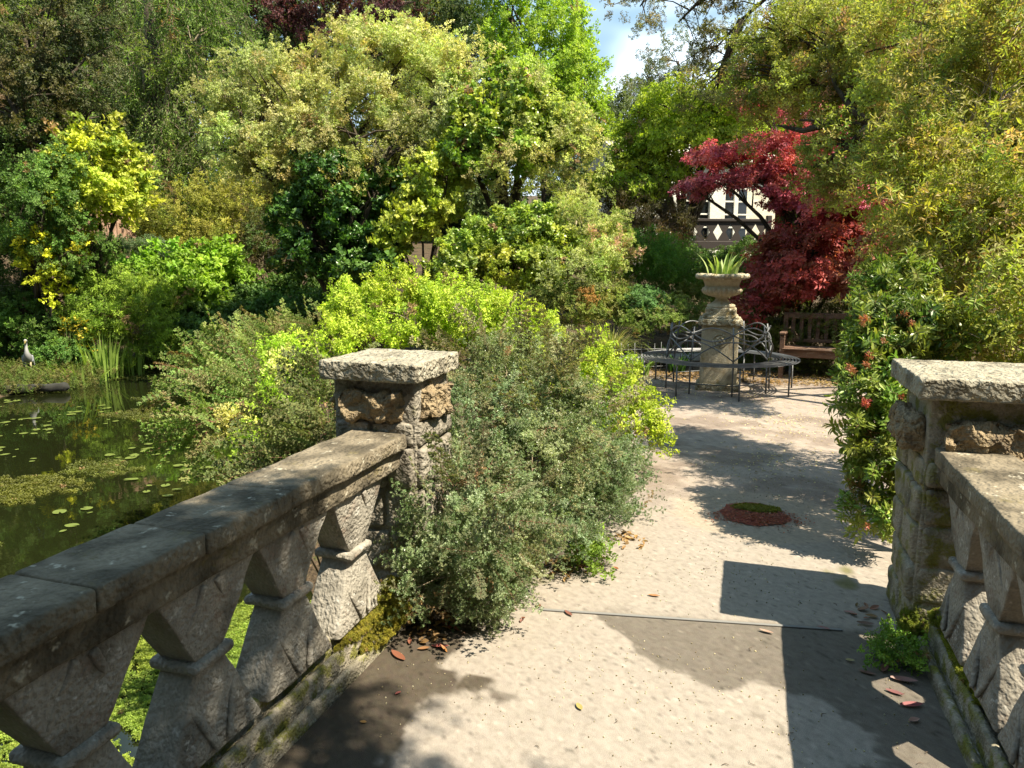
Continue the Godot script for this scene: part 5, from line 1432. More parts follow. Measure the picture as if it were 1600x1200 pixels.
	B = [[Vector3(-1.61, 1.49, -12.50), Vector3(0.43, 0.28, 0.36)], [Vector3(-1.22, 1.29, -12.34), Vector3(0.36, 0.23, 0.30)], [Vector3(-1.95, 1.65, -12.65), Vector3(0.33, 0.22, 0.28)], [Vector3(-1.66, 1.73, -12.89), Vector3(0.44, 0.15, 0.37)]]
	scatter("foliage", o, strap, B, {"size": 0.24, "dens": 1.6, "pal": [Color(0.06, 0.17, 0.02), Color(0.10, 0.22, 0.03), Color(0.04, 0.11, 0.015)], "gap": -0.2, "up": 0.9})
	o = plant("euphorbia_mound", "rounded blue green leafy mound beside the arching grass", "plant", foot(Vector3(-1.55, 0, -11.50)))
	B = [[Vector3(-1.56, 0.97, -11.49), Vector3(0.26, 0.16, 0.22)], [Vector3(-1.38, 0.90, -11.42), Vector3(0.16, 0.12, 0.13)]]
	scatter("foliage", o, dots, B, {"size": 0.13, "dens": 1.8, "pal": [Color(0.10, 0.24, 0.09), Color(0.14, 0.29, 0.13), Color(0.07, 0.17, 0.06)], "gap": -0.3})
	o = plant("leafy_bed", "mixed low green plants behind the iron railing", "plant", foot(Vector3(-1.20, 0, -11.54)))
	B = [[Vector3(-1.12, 0.82, -11.55), Vector3(0.39, 0.16, 0.33)], [Vector3(-0.91, 1.01, -11.86), Vector3(0.24, 0.18, 0.20)], [Vector3(-1.37, 0.70, -11.22), Vector3(0.39, 0.10, 0.33)], [Vector3(-1.93, 0.90, -11.64), Vector3(0.40, 0.16, 0.34)], [Vector3(-2.56, 0.91, -11.21), Vector3(0.50, 0.18, 0.42)], [Vector3(-2.27, 1.14, -11.78), Vector3(0.41, 0.16, 0.35)], [Vector3(-2.77, 1.06, -11.26), Vector3(0.40, 0.16, 0.34)]]
	scatter("foliage", o, dots, B, {"size": 0.15, "dens": 1.2, "pal": [Color(0.10, 0.15, 0.03), Color(0.15, 0.20, 0.04), Color(0.07, 0.11, 0.02), Color(0.17, 0.16, 0.06)], "gap": -0.12, "gfreq": 1.8})
	o = plant("orange_plant", "small orange brown plant left of the arching grass", "plant", foot(Vector3(-2.32, 0, -10.75)))
	scatter("foliage", o, dots, [[Vector3(-2.36, 1.07, -10.95), Vector3(0.12, 0.11, 0.10)]], {"size": 0.10, "dens": 1.4, "pal": [Color(0.42, 0.20, 0.06), Color(0.34, 0.16, 0.05)], "gap": -0.4})
	o = plant("back_bed", "dark green shaded planting below the veranda rail", "plant", foot(Vector3(-0.62, 0, -14.49)))
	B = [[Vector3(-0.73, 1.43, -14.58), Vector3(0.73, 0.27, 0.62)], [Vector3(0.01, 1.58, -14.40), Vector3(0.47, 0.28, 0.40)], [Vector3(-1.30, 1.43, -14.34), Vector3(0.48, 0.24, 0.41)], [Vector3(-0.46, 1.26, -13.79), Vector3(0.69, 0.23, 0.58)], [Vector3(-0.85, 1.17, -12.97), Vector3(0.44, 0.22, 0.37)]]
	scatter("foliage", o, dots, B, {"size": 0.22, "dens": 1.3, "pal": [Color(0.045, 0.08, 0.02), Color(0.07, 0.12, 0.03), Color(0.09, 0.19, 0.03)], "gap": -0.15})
	var g := thing("arching_grass", "arching clump of pale green grass above the iron railing", "grass plant", foot(Vector3(-1.93, 0.57, -10.83)))
	var b := Buf.new()
	for k in 420:
		var a := rng.randf() * TAU
		var c: Color = [Color(0.20, 0.27, 0.05), Color(0.38, 0.34, 0.16), Color(0.26, 0.31, 0.09)][k % 3]
		blade(b, Vector3(cos(a), 0, sin(a)) * 0.12 * rng.randf() + Vector3(0, 0.05, 0), Vector3(cos(a), 0, sin(a)) * rng.randf_range(0.05, 0.75), rng.randf_range(0.55, 1.0), 0.009, c * rng.randf_range(0.8, 1.2), rng.randf_range(0.1, 0.75))
	var m := ArrayMesh.new()
	b.surface(m, leaf_m.thin)
	obj("blades", m, g).set_meta("kind", "stuff")
	for k in 5:
		var q: Vector3 = [Vector3(-0.96, 0.40, -10.96), Vector3(-1.25, 0.64, -11.93), Vector3(-0.91, 0.70, -11.97), Vector3(-1.43, 0.43, -10.50), Vector3(0.17, 1.50, -13.00)][k]
		g = thing("strap_leaf_tuft", ["dark strap leaved tuft at the left foot of the ring bench", "upright green tuft behind the iron railing", "thin upright tuft between railing and pedestal", "pale tuft in front of the stone edging", "fresh green tuft below the veranda rail right of the urn"][k], "plant", foot(q))
		b = Buf.new()
		blades(b, Vector3.ZERO, 30, 0.12, 0.42, 0.03, 0.5, [Color(0.05, 0.13, 0.025), Color(0.15, 0.25, 0.04)][k % 2], 0.3)
		m = ArrayMesh.new()
		b.surface(m, leaf_m.thin)
		obj("blades", m, g).set_meta("kind", "stuff")

# ---------------------------------------------------------------- right side
func set_right_plants() -> void:
	var o: Node3D
	var B: Array
	var acer := spray(31, {"len": 0.9, "sides": 6, "side_len": 0.6, "per": 6, "leaf": 0.34, "width": 0.15, "twig": 0.007, "droop": 0.2, "rise": 0.15, "bark": M.twig_red})
	var mixed := spray(32, {"len": 1.0, "sides": 7, "side_len": 0.55, "per": 8, "leaf": 0.17, "width": 0.085, "twig": 0.010})
	var bamboo := spray(33, {"len": 1.2, "sides": 6, "side_len": 0.6, "per": 9, "leaf": 0.20, "width": 0.055, "twig": 0.008, "bark": M.cane, "droop": 0.35, "shape": 1})
	var photinia := spray(34, {"len": 0.8, "sides": 4, "side_len": 0.4, "per": 6, "leaf": 0.42, "width": 0.13, "twig": 0.012, "shape": 1, "bark": M.twig_red, "mat": leaf_m.gloss})
	var hedge := spray(35, {"len": 1.1, "sides": 8, "side_len": 0.45, "per": 11, "leaf": 0.13, "width": 0.045, "twig": 0.010, "flat": 1.0, "droop": 0.3})

	o = plant("red_maple", "layered crimson maple spreading in front of the garden house", "tree", foot(Vector3(0.96, 0, -13.17)))
	B = [[Vector3(-0.64, 3.33, -13.18), Vector3(0.47, 0.09, 0.40)], [Vector3(-0.03, 3.46, -13.30), Vector3(0.53, 0.10, 0.45)], [Vector3(0.62, 3.56, -13.49), Vector3(0.57, 0.11, 0.49)], [Vector3(1.33, 3.60, -13.33), Vector3(0.62, 0.11, 0.52)], [Vector3(1.78, 3.64, -13.28), Vector3(0.40, 0.10, 0.34)], [Vector3(-0.97, 2.80, -12.96), Vector3(0.32, 0.07, 0.27)], [Vector3(-0.50, 2.90, -12.89), Vector3(0.46, 0.09, 0.39)], [Vector3(0.04, 2.95, -12.90), Vector3(0.48, 0.11, 0.40)], [Vector3(0.53, 3.04, -13.19), Vector3(0.52, 0.15, 0.44)], [Vector3(-0.02, 4.20, -13.80), Vector3(0.37, 0.07, 0.32)], [Vector3(0.75, 4.05, -13.78), Vector3(0.43, 0.07, 0.36)], [Vector3(0.54, 2.52, -12.79), Vector3(0.37, 0.10, 0.31)], [Vector3(0.88, 2.71, -12.97), Vector3(0.41, 0.14, 0.35)], [Vector3(1.34, 2.45, -12.33), Vector3(0.58, 0.17, 0.49)], [Vector3(1.56, 2.72, -12.50), Vector3(0.39, 0.12, 0.33)], [Vector3(1.13, 2.22, -12.35), Vector3(0.43, 0.12, 0.36)], [Vector3(1.05, 3.27, -13.16), Vector3(0.37, 0.09, 0.31)], [Vector3(1.43, 3.10, -12.72), Vector3(0.39, 0.10, 0.33)], [Vector3(0.33, 3.24, -13.30), Vector3(0.38, 0.08, 0.32)], [Vector3(1.11, 2.94, -12.65), Vector3(0.39, 0.09, 0.33)], [Vector3(0.34, 2.71, -12.80), Vector3(0.35, 0.08, 0.29)], [Vector3(1.85, 3.22, -12.67), Vector3(0.29, 0.10, 0.25)]]
	limbs(o, "trunk", o.position, B, 0.075, 7, M.bark, 1.0)
	scatter("crown", o, acer, B, {"squash": 0.3, "size": 0.19, "dens": 0.8, "inner": 0.1, "pal": [Color(0.42, 0.07, 0.15), Color(0.32, 0.045, 0.11), Color(0.52, 0.14, 0.20), Color(0.26, 0.03, 0.08)], "gap": 0.03, "gfreq": 2.0, "rough": 0.5, "out": 0.9, "up": 0.1, "jit": 0.3, "level": true})
	o = plant("red_maple", "low mounded dark red maple behind the garden bench", "shrub", foot(Vector3(0.80, 0, -12.17)))
	B = [[Vector3(0.89, 1.79, -12.37), Vector3(0.69, 0.26, 0.59)], [Vector3(1.40, 1.88, -12.12), Vector3(0.57, 0.25, 0.48)], [Vector3(0.26, 1.18, -11.70), Vector3(0.42, 0.19, 0.36)], [Vector3(0.79, 1.32, -11.77), Vector3(0.57, 0.25, 0.48)], [Vector3(1.30, 1.37, -11.73), Vector3(0.56, 0.22, 0.47)], [Vector3(0.09, 0.95, -11.50), Vector3(0.28, 0.11, 0.24)], [Vector3(0.61, 1.60, -11.98), Vector3(0.48, 0.19, 0.41)]]
	limbs(o, "trunk", o.position, B, 0.05, 6)
	scatter("crown", o, acer, B, {"squash": 0.25, "size": 0.22, "dens": 1.5, "inner": 0.5, "pal": [Color(0.24, 0.03, 0.045), Color(0.30, 0.045, 0.06), Color(0.17, 0.02, 0.03), Color(0.20, 0.06, 0.045)], "rough": 0.45, "gap": 0.0, "gfreq": 1.3, "out": 0.9, "up": 0.1, "jit": 0.25, "level": true})
	o = plant("pink_maple", "small faded pink red maple shoot at the bamboo edge", "shrub", foot(Vector3(1.64, 0, -11.28)))
	B = [[Vector3(1.66, 1.60, -11.28), Vector3(0.21, 0.18, 0.18)], [Vector3(1.49, 1.34, -11.20), Vector3(0.21, 0.12, 0.18)], [Vector3(1.73, 1.86, -11.47), Vector3(0.18, 0.16, 0.15)]]
	limbs(o, "trunk", o.position, B, 0.03, 4)
	scatter("crown", o, acer, B, {"squash": 0.25, "size": 0.2, "dens": 1.2, "inner": 0.4, "pal": [Color(0.33, 0.13, 0.10), Color(0.26, 0.08, 0.07)], "gap": -0.2, "level": true})
	o = plant("hedge", "dark olive clipped hedge behind the garden bench", "hedge", foot(Vector3(0.87, 0, -11.97)))
	B = [[Vector3(0.56, 0.73, -11.99), Vector3(0.59, 0.23, 0.50)], [Vector3(1.18, 0.76, -11.84), Vector3(0.57, 0.25, 0.48)], [Vector3(0.10, 0.72, -12.00), Vector3(0.40, 0.20, 0.34)], [Vector3(1.67, 0.78, -11.68), Vector3(0.46, 0.28, 0.39)], [Vector3(0.85, 0.36, -11.87), Vector3(0.68, 0.29, 0.57)], [Vector3(1.54, 0.31, -11.70), Vector3(0.56, 0.28, 0.48)], [Vector3(0.31, 0.28, -12.00), Vector3(0.50, 0.26, 0.42)], [Vector3(1.22, 0.06, -11.74), Vector3(0.66, 0.19, 0.56)]]
	scatter("foliage", o, hedge, B, {"size": 0.26, "dens": 1.5, "inner": 0.6, "pal": [Color(0.055, 0.085, 0.015), Color(0.09, 0.12, 0.02), Color(0.035, 0.055, 0.012)], "gap": -0.2, "gfreq": 1.4, "up": 0.1})
	o = plant("spring_tree", "broad right hand tree with green and reddish young leaves", "tree", foot(Vector3(4.6, 0, -10.5)))
	B = [[Vector3(0.16, 4.87, -12.20), Vector3(0.57, 0.34, 0.48)], [Vector3(0.85, 4.66, -11.97), Vector3(0.73, 0.46, 0.62)], [Vector3(1.54, 4.48, -11.50), Vector3(0.69, 0.51, 0.58)], [Vector3(0.10, 4.33, -12.20), Vector3(0.48, 0.29, 0.41)], [Vector3(0.79, 4.02, -11.77), Vector3(0.63, 0.33, 0.54)], [Vector3(1.41, 3.80, -11.31), Vector3(0.60, 0.34, 0.51)], [Vector3(1.61, 3.79, -8.65), Vector3(0.51, 0.44, 0.43)], [Vector3(1.51, 3.21, -8.47), Vector3(0.44, 0.31, 0.37)], [Vector3(1.12, 3.13, -11.14), Vector3(0.52, 0.22, 0.44)], [Vector3(1.41, 2.65, -8.28), Vector3(0.37, 0.19, 0.32)], [Vector3(-0.06, 3.98, -12.20), Vector3(0.33, 0.15, 0.28)], [Vector3(1.95, 3.63, -8.17), Vector3(0.47, 0.35, 0.40)], [Vector3(1.28, 2.68, -10.93), Vector3(0.37, 0.15, 0.32)], [Vector3(0.70, 2.87, -11.58), Vector3(0.24, 0.07, 0.20)], [Vector3(0.19, 3.33, -11.80), Vector3(0.22, 0.07, 0.19)], [Vector3(1.00, 2.50, -11.16), Vector3(0.26, 0.08, 0.22)], [Vector3(1.30, 2.88, -10.92), Vector3(0.29, 0.10, 0.24)]]
	limbs(o, "trunk", o.position, B.slice(0, 9), 0.10, 10, M.bark, 1.05)
	var st := begin()
	for ln in [[Vector3(2.83, 3.02, -9.17), Vector3(2.09, 3.05, -9.47), Vector3(1.92, 3.38, -10.63), Vector3(1.65, 3.44, -10.77), Vector3(1.38, 3.36, -10.91), Vector3(1.02, 3.46, -11.15), Vector3(0.54, 3.55, -11.39)], [Vector3(1.38, 3.36, -10.91), Vector3(1.15, 3.60, -11.04), Vector3(0.96, 3.94, -11.26), Vector3(0.83, 4.37, -11.47)], [Vector3(1.38, 3.36, -10.91), Vector3(1.10, 3.06, -10.94), Vector3(0.74, 2.88, -11.18), Vector3(0.48, 2.95, -11.39)], [Vector3(2.96, 2.61, -8.50), Vector3(2.50, 3.82, -9.06), Vector3(2.37, 4.15, -9.30), Vector3(2.21, 4.62, -9.55)], [Vector3(1.02, 3.46, -11.15), Vector3(0.59, 3.40, -11.38), Vector3(0.26, 3.53, -11.60)]]:
		var rad := []
		for k in ln.size(): rad.append(lerpf(0.06, 0.014, k / float(ln.size() - 1)))
		tube(st, ln, rad, 7)
	obj("limb", done(st, M.bark), o)
	scatter("crown", o, mixed, B, {"size": 0.28, "dens": 1.4, "inner": 0.4, "pal": [Color(0.19, 0.25, 0.05), Color(0.25, 0.29, 0.07), Color(0.14, 0.20, 0.035), Color(0.30, 0.30, 0.09), Color(0.23, 0.28, 0.06), Color(0.28, 0.31, 0.07), Color(0.20, 0.26, 0.05), Color(0.33, 0.17, 0.10)], "gap": -0.1, "gfreq": 1.2, "up": 0.2, "rough": 0.3})
	# overhanging sparse boughs against the sky
	o = plant("overhanging_oak", "oak boughs with sparse young leaves reaching across the sky", "tree", foot(Vector3(7.5, 0, -15.0)))
	st = begin()
	var tips := []
	for ln in [[Vector3(2.86, 8.42, -14.73), Vector3(1.65, 7.32, -14.91), Vector3(0.46, 6.67, -14.99), Vector3(-0.38, 6.00, -15.00), Vector3(-0.92, 5.43, -14.97)], [Vector3(0.46, 6.67, -14.99), Vector3(-0.52, 6.66, -14.99), Vector3(-1.19, 6.34, -14.95), Vector3(-1.52, 6.03, -14.92)], [Vector3(-0.38, 6.00, -15.00), Vector3(-0.69, 5.29, -15.18), Vector3(-0.79, 4.86, -15.28)], [Vector3(1.65, 7.32, -14.91), Vector3(0.62, 6.13, -15.39), Vector3(-0.03, 5.80, -15.60), Vector3(-0.49, 5.69, -15.69), Vector3(-0.83, 5.32, -15.78)], [Vector3(0.46, 6.67, -14.99), Vector3(-1.09, 6.97, -14.76), Vector3(-1.97, 6.57, -14.57), Vector3(-2.19, 6.25, -14.54)]]:
		var rad := []
		for k in ln.size(): rad.append(lerpf(0.08, 0.012, k / float(ln.size() - 1)))
		tube(st, ln, rad, 6)
		for k in range(1, ln.size()):
			for j in 5:
				var s: Vector3 = ln[k - 1].lerp(ln[k], rng.randf())
				var e := s + Vector3(rng.randf_range(-0.8, 0.5), rng.randf_range(-0.7, 0.35), rng.randf_range(-0.5, 0.5)) * 0.9
				tube(st, [s, s.lerp(e, 0.5) + Vector3(0, 0.06, 0), e], [0.016, 0.011, 0.005], 4, false)
				tips.append([e, Vector3(0.22, 0.16, 0.22)])
	tube(st, [o.position + Vector3(0, -0.3, 0), o.position + Vector3(0.1, 4, 0.1), Vector3(2.86, 8.42, -14.73)], [0.45, 0.34, 0.2], 9)
	obj("bough", done(st, M.bark), o)
	scatter("crown", o, mixed, tips, {"size": 0.22, "dens": 0.3, "inner": 0.0, "pal": [Color(0.14, 0.14, 0.05), Color(0.10, 0.11, 0.05), Color(0.17, 0.13, 0.07)], "gap": -0.1})
	scatter("crown", o, mixed, [[Vector3(0.69, 6.47, -16.99), Vector3(0.31, 0.47, 0.40)], [Vector3(1.29, 6.53, -16.95), Vector3(0.64, 0.64, 0.54)]], {"size": 0.4, "dens": 0.6, "inner": 0.3, "pal": [Color(0.10, 0.12, 0.03), Color(0.15, 0.17, 0.04)], "gap": 0.0})
	# golden bamboo thicket
	o = plant("bamboo_thicket", "tall golden green bamboo thicket behind the right pillar", "bamboo", foot(Vector3(1.45, 0, -6.03)))
	B = [[Vector3(1.39, 2.47, -6.25), Vector3(0.42, 0.37, 0.35)], [Vector3(1.62, 2.79, -6.19), Vector3(0.36, 0.36, 0.30)], [Vector3(1.52, 2.06, -5.70), Vector3(0.34, 0.34, 0.29)], [Vector3(1.20, 2.11, -6.18), Vector3(0.28, 0.33, 0.28)], [Vector3(1.29, 1.76, -5.55), Vector3(0.29, 0.29, 0.25)], [Vector3(1.10, 1.69, -5.90), Vector3(0.23, 0.27, 0.23)], [Vector3(1.49, 1.56, -5.19), Vector3(0.27, 0.27, 0.23)], [Vector3(1.12, 1.35, -5.49), Vector3(0.23, 0.21, 0.20)], [Vector3(1.30, 1.34, -5.03), Vector3(0.27, 0.19, 0.23)], [Vector3(1.44, 1.25, -4.68), Vector3(0.21, 0.16, 0.18)], [Vector3(1.36, 2.95, -6.66), Vector3(0.29, 0.29, 0.25)], [Vector3(1.75, 2.02, -5.32), Vector3(0.31, 0.46, 0.39)], [Vector3(1.11, 2.38, -6.51), Vector3(0.22, 0.22, 0.18)], [Vector3(1.71, 3.25, -6.37), Vector3(0.32, 0.27, 0.27)], [Vector3(0.98, 1.47, -5.82), Vector3(0.18, 0.20, 0.17)], [Vector3(1.02, 1.98, -6.32), Vector3(0.15, 0.24, 0.21)], [Vector3(1.49, 1.44, -5.40), Vector3(0.36, 0.28, 0.90)], [Vector3(1.16, 1.14, -5.07), Vector3(0.31, 0.16, 0.60)]]
	st = begin()
	for k in 30:
		var q := o.position + Vector3(rng.randf_range(-0.1, 1.6), 0, rng.randf_range(-0.7, 0.9))
		var h := rng.randf_range(1.4, 3.6)
		var ln := Vector3(rng.randf_range(-0.25, 0.25), 0, rng.randf_range(-0.15, 0.3)) * h
		tube(st, [q, q + Vector3(0, h * 0.5, 0) + ln * 0.3, q + Vector3(0, h, 0) + ln], [0.008, 0.006, 0.003], 5, false)
	obj("cane", done(st, M.cane), o).set_meta("kind", "stuff")
	scatter("foliage", o, bamboo, B, {"size": 0.24, "dens": 0.9, "inner": 0.35, "pal": [Color(0.32, 0.33, 0.05), Color(0.23, 0.28, 0.035), Color(0.14, 0.20, 0.025), Color(0.44, 0.42, 0.10), Color(0.28, 0.33, 0.05), Color(0.34, 0.22, 0.08)], "gap": 0.02, "gfreq": 1.3, "up": 0.2, "out": 0.8, "jit": 0.6})
	limbs(o, "branch", o.position, B, 0.025, 9, M.twig_pale, 1.1)
	scatter("small_foliage", o, mixed, B, {"size": 0.2, "dens": 0.7, "inner": 0.5, "pal": [Color(0.20, 0.25, 0.04), Color(0.30, 0.30, 0.06), Color(0.13, 0.18, 0.03), Color(0.32, 0.22, 0.09)], "gap": 0.0, "gfreq": 1.3, "up": 0.3})
	o = plant("photinia", "glossy shrub with pink red shoot tips beside the right pillar", "shrub", foot(Vector3(1.15, 0, -4.3)))
	B = [[Vector3(0.83, 1.20, -4.73), Vector3(0.22, 0.15, 0.19)], [Vector3(0.72, 1.06, -4.59), Vector3(0.16, 0.16, 0.14)], [Vector3(0.68, 0.86, -4.45), Vector3(0.16, 0.16, 0.13)], [Vector3(0.69, 0.63, -4.35), Vector3(0.13, 0.14, 0.12)], [Vector3(0.69, 0.43, -4.29), Vector3(0.13, 0.13, 0.11)], [Vector3(0.69, 0.24, -4.24), Vector3(0.10, 0.10, 0.09)], [Vector3(1.00, 1.20, -4.80), Vector3(0.19, 0.13, 0.16)], [Vector3(0.85, 1.43, -5.03), Vector3(0.17, 0.12, 0.15)], [Vector3(0.75, 1.33, -4.94), Vector3(0.09, 0.12, 0.10)]]
	limbs(o, "stem", o.position, B, 0.022, 4, M.twig_red)
	scatter("foliage", o, photinia, B, {"size": 0.125, "dens": 1.25, "inner": 0.4, "pal": [Color(0.10, 0.17, 0.03), Color(0.06, 0.12, 0.025), Color(0.17, 0.22, 0.045), Color(0.22, 0.25, 0.06)], "gap": -0.5, "gfreq": 3.0, "up": 0.4})
	scatter("red_shoot", o, photinia, [[Vector3(0.68, 0.96, -4.30), Vector3(0.13, 0.17, 0.15)], [Vector3(0.62, 0.27, -4.10), Vector3(0.06, 0.08, 0.07)], [Vector3(0.74, 1.18, -4.54), Vector3(0.18, 0.11, 0.15)]], {"size": 0.05, "dens": 0.035, "inner": 0.95, "pal": [Color(0.30, 0.045, 0.05), Color(0.36, 0.12, 0.08)], "gap": -0.5, "up": 0.8})
	# the tree behind the viewer whose shade falls on the near balustrade
	o = plant("shade_tree", "tree behind the viewer shading the near left balustrade", "tree", foot(Vector3(4.4, 0, 3.4)))
	B = [[Vector3(1.75, 5.1, -0.2), Vector3(0.95, 0.35, 1.2)], [Vector3(1.5, 5.0, -1.1), Vector3(0.75, 0.25, 0.55)], [Vector3(2.1, 5.3, 0.9), Vector3(1.2, 0.5, 1.0)], [Vector3(3.0, 5.6, 1.9), Vector3(1.4, 0.8, 1.2)], [Vector3(2.35, 5.0, -1.15), Vector3(0.3, 0.15, 0.22)], [Vector3(0.9, 5.0, -0.5), Vector3(0.6, 0.3, 1.0)]]
	limbs(o, "trunk", o.position, B, 0.16, 4)
	scatter("crown", o, mixed, B, {"size": 0.26, "dens": 2.4, "inner": 0.2, "pal": [Color(0.10, 0.16, 0.03), Color(0.07, 0.12, 0.02)], "gap": -0.06, "gfreq": 1.6})

# ---------------------------------------------------------------- shrubs round the left pillar
func set_near_plants() -> void:
	var o: Node3D
	var B: Array
	var lime := spray(41, {"len": 1.1, "sides": 5, "side_len": 0.45, "per": 7, "leaf": 0.21, "width": 0.115, "twig": 0.010, "shape": 1, "droop": 0.25})
	var tiny := spray(42, {"len": 1.5, "sides": 10, "side_len": 0.42, "per": 15, "leaf": 0.11, "width": 0.075, "twig": 0.007, "bend": 0.4, "droop": 0.2, "mat": leaf_m.gloss, "bark": M.twig_pale})
	var arch := spray(43, {"len": 2.0, "sides": 16, "side_len": 0.30, "per": 11, "leaf": 0.115, "width": 0.075, "twig": 0.010, "flat": 1.0, "bend": 0.5, "droop": 0.25, "bark": M.twig_red})

	o = plant("lime_shrub", "large bright lime green shrub behind the left pillar", "shrub", foot(Vector3(-2.12, 0, -6.25)))
	B = [[Vector3(-3.04, 1.07, -6.31), Vector3(0.42, 0.20, 0.36)], [Vector3(-2.50, 1.10, -6.43), Vector3(0.42, 0.22, 0.36)], [Vector3(-1.96, 0.95, -6.30), Vector3(0.35, 0.17, 0.29)], [Vector3(-1.50, 0.81, -6.12), Vector3(0.31, 0.18, 0.26)], [Vector3(-3.50, 1.06, -6.29), Vector3(0.31, 0.18, 0.26)], [Vector3(-3.23, 1.33, -6.44), Vector3(0.21, 0.15, 0.18)], [Vector3(-1.15, 0.66, -5.89), Vector3(0.24, 0.16, 0.21)], [Vector3(-0.91, 0.55, -5.73), Vector3(0.23, 0.18, 0.20)], [Vector3(-0.80, 0.36, -5.54), Vector3(0.19, 0.15, 0.16)], [Vector3(-1.11, 0.46, -5.59), Vector3(0.25, 0.20, 0.21)], [Vector3(-2.74, 1.24, -6.55), Vector3(0.31, 0.13, 0.26)], [Vector3(-1.53, 0.66, -5.80), Vector3(0.32, 0.21, 0.27)], [Vector3(-3.73, 1.23, -6.39), Vector3(0.16, 0.11, 0.14)], [Vector3(-0.71, 0.27, -5.45), Vector3(0.13, 0.09, 0.11)], [Vector3(-2.13, 1.08, -6.46), Vector3(0.30, 0.13, 0.25)]]
	limbs(o, "stem", o.position, B, 0.03, 5, M.twig_pale, 1.05)
	scatter("foliage", o, lime, B, {"size": 0.135, "dens": 1.45, "inner": 0.62, "pal": [Color(0.32, 0.42, 0.03), Color(0.26, 0.36, 0.022), Color(0.40, 0.47, 0.06), Color(0.18, 0.28, 0.02)], "gap": -0.2, "gfreq": 2.0, "up": 0.7, "rough": 0.25})
	o = plant("lime_shrub", "bright lime shrub patch among arching twigs left of the pillar", "shrub", foot(Vector3(-3.55, 0, -5.08)))
	B = [[Vector3(-3.36, 0.65, -4.97), Vector3(0.25, 0.18, 0.22)], [Vector3(-3.44, 0.80, -5.40), Vector3(0.27, 0.15, 0.23)], [Vector3(-3.93, 0.76, -5.55), Vector3(0.23, 0.13, 0.19)], [Vector3(-2.99, 0.51, -4.26), Vector3(0.19, 0.16, 0.17)], [Vector3(-2.98, 0.39, -4.02), Vector3(0.15, 0.09, 0.13)], [Vector3(-3.55, 0.92, -5.80), Vector3(0.23, 0.12, 0.20)]]
	limbs(o, "stem", o.position, B, 0.022, 4, M.twig_pale, 1.05)
	scatter("foliage", o, lime, B, {"size": 0.125, "dens": 1.2, "inner": 0.5, "pal": [Color(0.28, 0.42, 0.025), Color(0.21, 0.34, 0.02), Color(0.36, 0.47, 0.06)], "gap": -0.12, "gfreq": 2.2, "up": 0.6})
	o = plant("pale_sprig", "single pale yellow leaved sprig hanging over the water", "shrub", foot(Vector3(-3.35, 0, -4.49)))
	scatter("foliage", o, lime, [[Vector3(-3.30, 0.51, -4.15), Vector3(0.11, 0.02, 0.09)], [Vector3(-3.23, 0.53, -4.20), Vector3(0.06, 0.04, 0.05)], [Vector3(-3.20, 0.86, -4.59), Vector3(0.04, 0.08, 0.06)]], {"size": 0.12, "dens": 1.0, "inner": 0.1, "pal": [Color(0.55, 0.54, 0.16), Color(0.60, 0.60, 0.24)], "gap": -0.5})
	# grey cotoneaster that swallows the pillar
	o = plant("grey_cotoneaster", "dense grey green small leaved shrub spilling over the left pillar", "shrub", foot(Vector3(-1.19, 0, -3.71)))
	B = [[Vector3(-1.35, 0.93, -4.08), Vector3(0.25, 0.21, 0.21)], [Vector3(-1.10, 0.76, -4.05), Vector3(0.30, 0.22, 0.25)], [Vector3(-1.29, 0.77, -3.57), Vector3(0.24, 0.20, 0.20)], [Vector3(-1.06, 0.56, -3.65), Vector3(0.34, 0.22, 0.29)], [Vector3(-0.85, 0.45, -4.11), Vector3(0.26, 0.22, 0.22)], [Vector3(-0.67, 0.22, -4.45), Vector3(0.18, 0.18, 0.15)], [Vector3(-1.17, 0.49, -3.24), Vector3(0.25, 0.19, 0.21)], [Vector3(-1.28, 0.52, -2.94), Vector3(0.16, 0.17, 0.15)], [Vector3(-0.97, 0.31, -3.57), Vector3(0.27, 0.15, 0.23)], [Vector3(-1.18, 0.32, -2.92), Vector3(0.23, 0.17, 0.20)], [Vector3(-1.07, 0.25, -3.23), Vector3(0.22, 0.16, 0.18)], [Vector3(-1.23, 0.26, -2.74), Vector3(0.15, 0.10, 0.13)], [Vector3(-1.08, 0.16, -2.90), Vector3(0.17, 0.09, 0.15)], [Vector3(-0.81, 0.18, -4.12), Vector3(0.23, 0.11, 0.19)], [Vector3(-1.29, 1.00, -4.42), Vector3(0.22, 0.14, 0.18)]]
	limbs(o, "stem", o.position, B, 0.016, 7, M.twig_pale, 1.1)
	scatter("foliage", o, tiny, B, {"size": 0.075, "dens": 1.35, "inner": 0.6, "pal": [Color(0.125, 0.185, 0.095), Color(0.175, 0.235, 0.135), Color(0.085, 0.135, 0.06), Color(0.24, 0.29, 0.19), Color(0.14, 0.145, 0.085)], "gap": -0.03, "gfreq": 2.6, "up": 0.15, "rough": 0.3, "jit": 0.8})
	scatter("long_shoot", o, arch, [[Vector3(-1.28, 1.00, -4.00), Vector3(0.33, 0.21, 0.28)], [Vector3(-0.98, 0.72, -3.88), Vector3(0.35, 0.28, 0.30)], [Vector3(-1.16, 0.43, -2.88), Vector3(0.23, 0.25, 0.22)]], {"size": 0.13, "dens": 0.3, "inner": 0.9, "pal": [Color(0.12, 0.13, 0.07), Color(0.17, 0.17, 0.10)], "gap": -0.5, "up": 0.3, "out": 1.3, "jit": 0.6})
	o = plant("brown_cotoneaster", "brownish green shrub with long arching twigs over the water", "shrub", foot(Vector3(-4.45, 0, -6.16)))
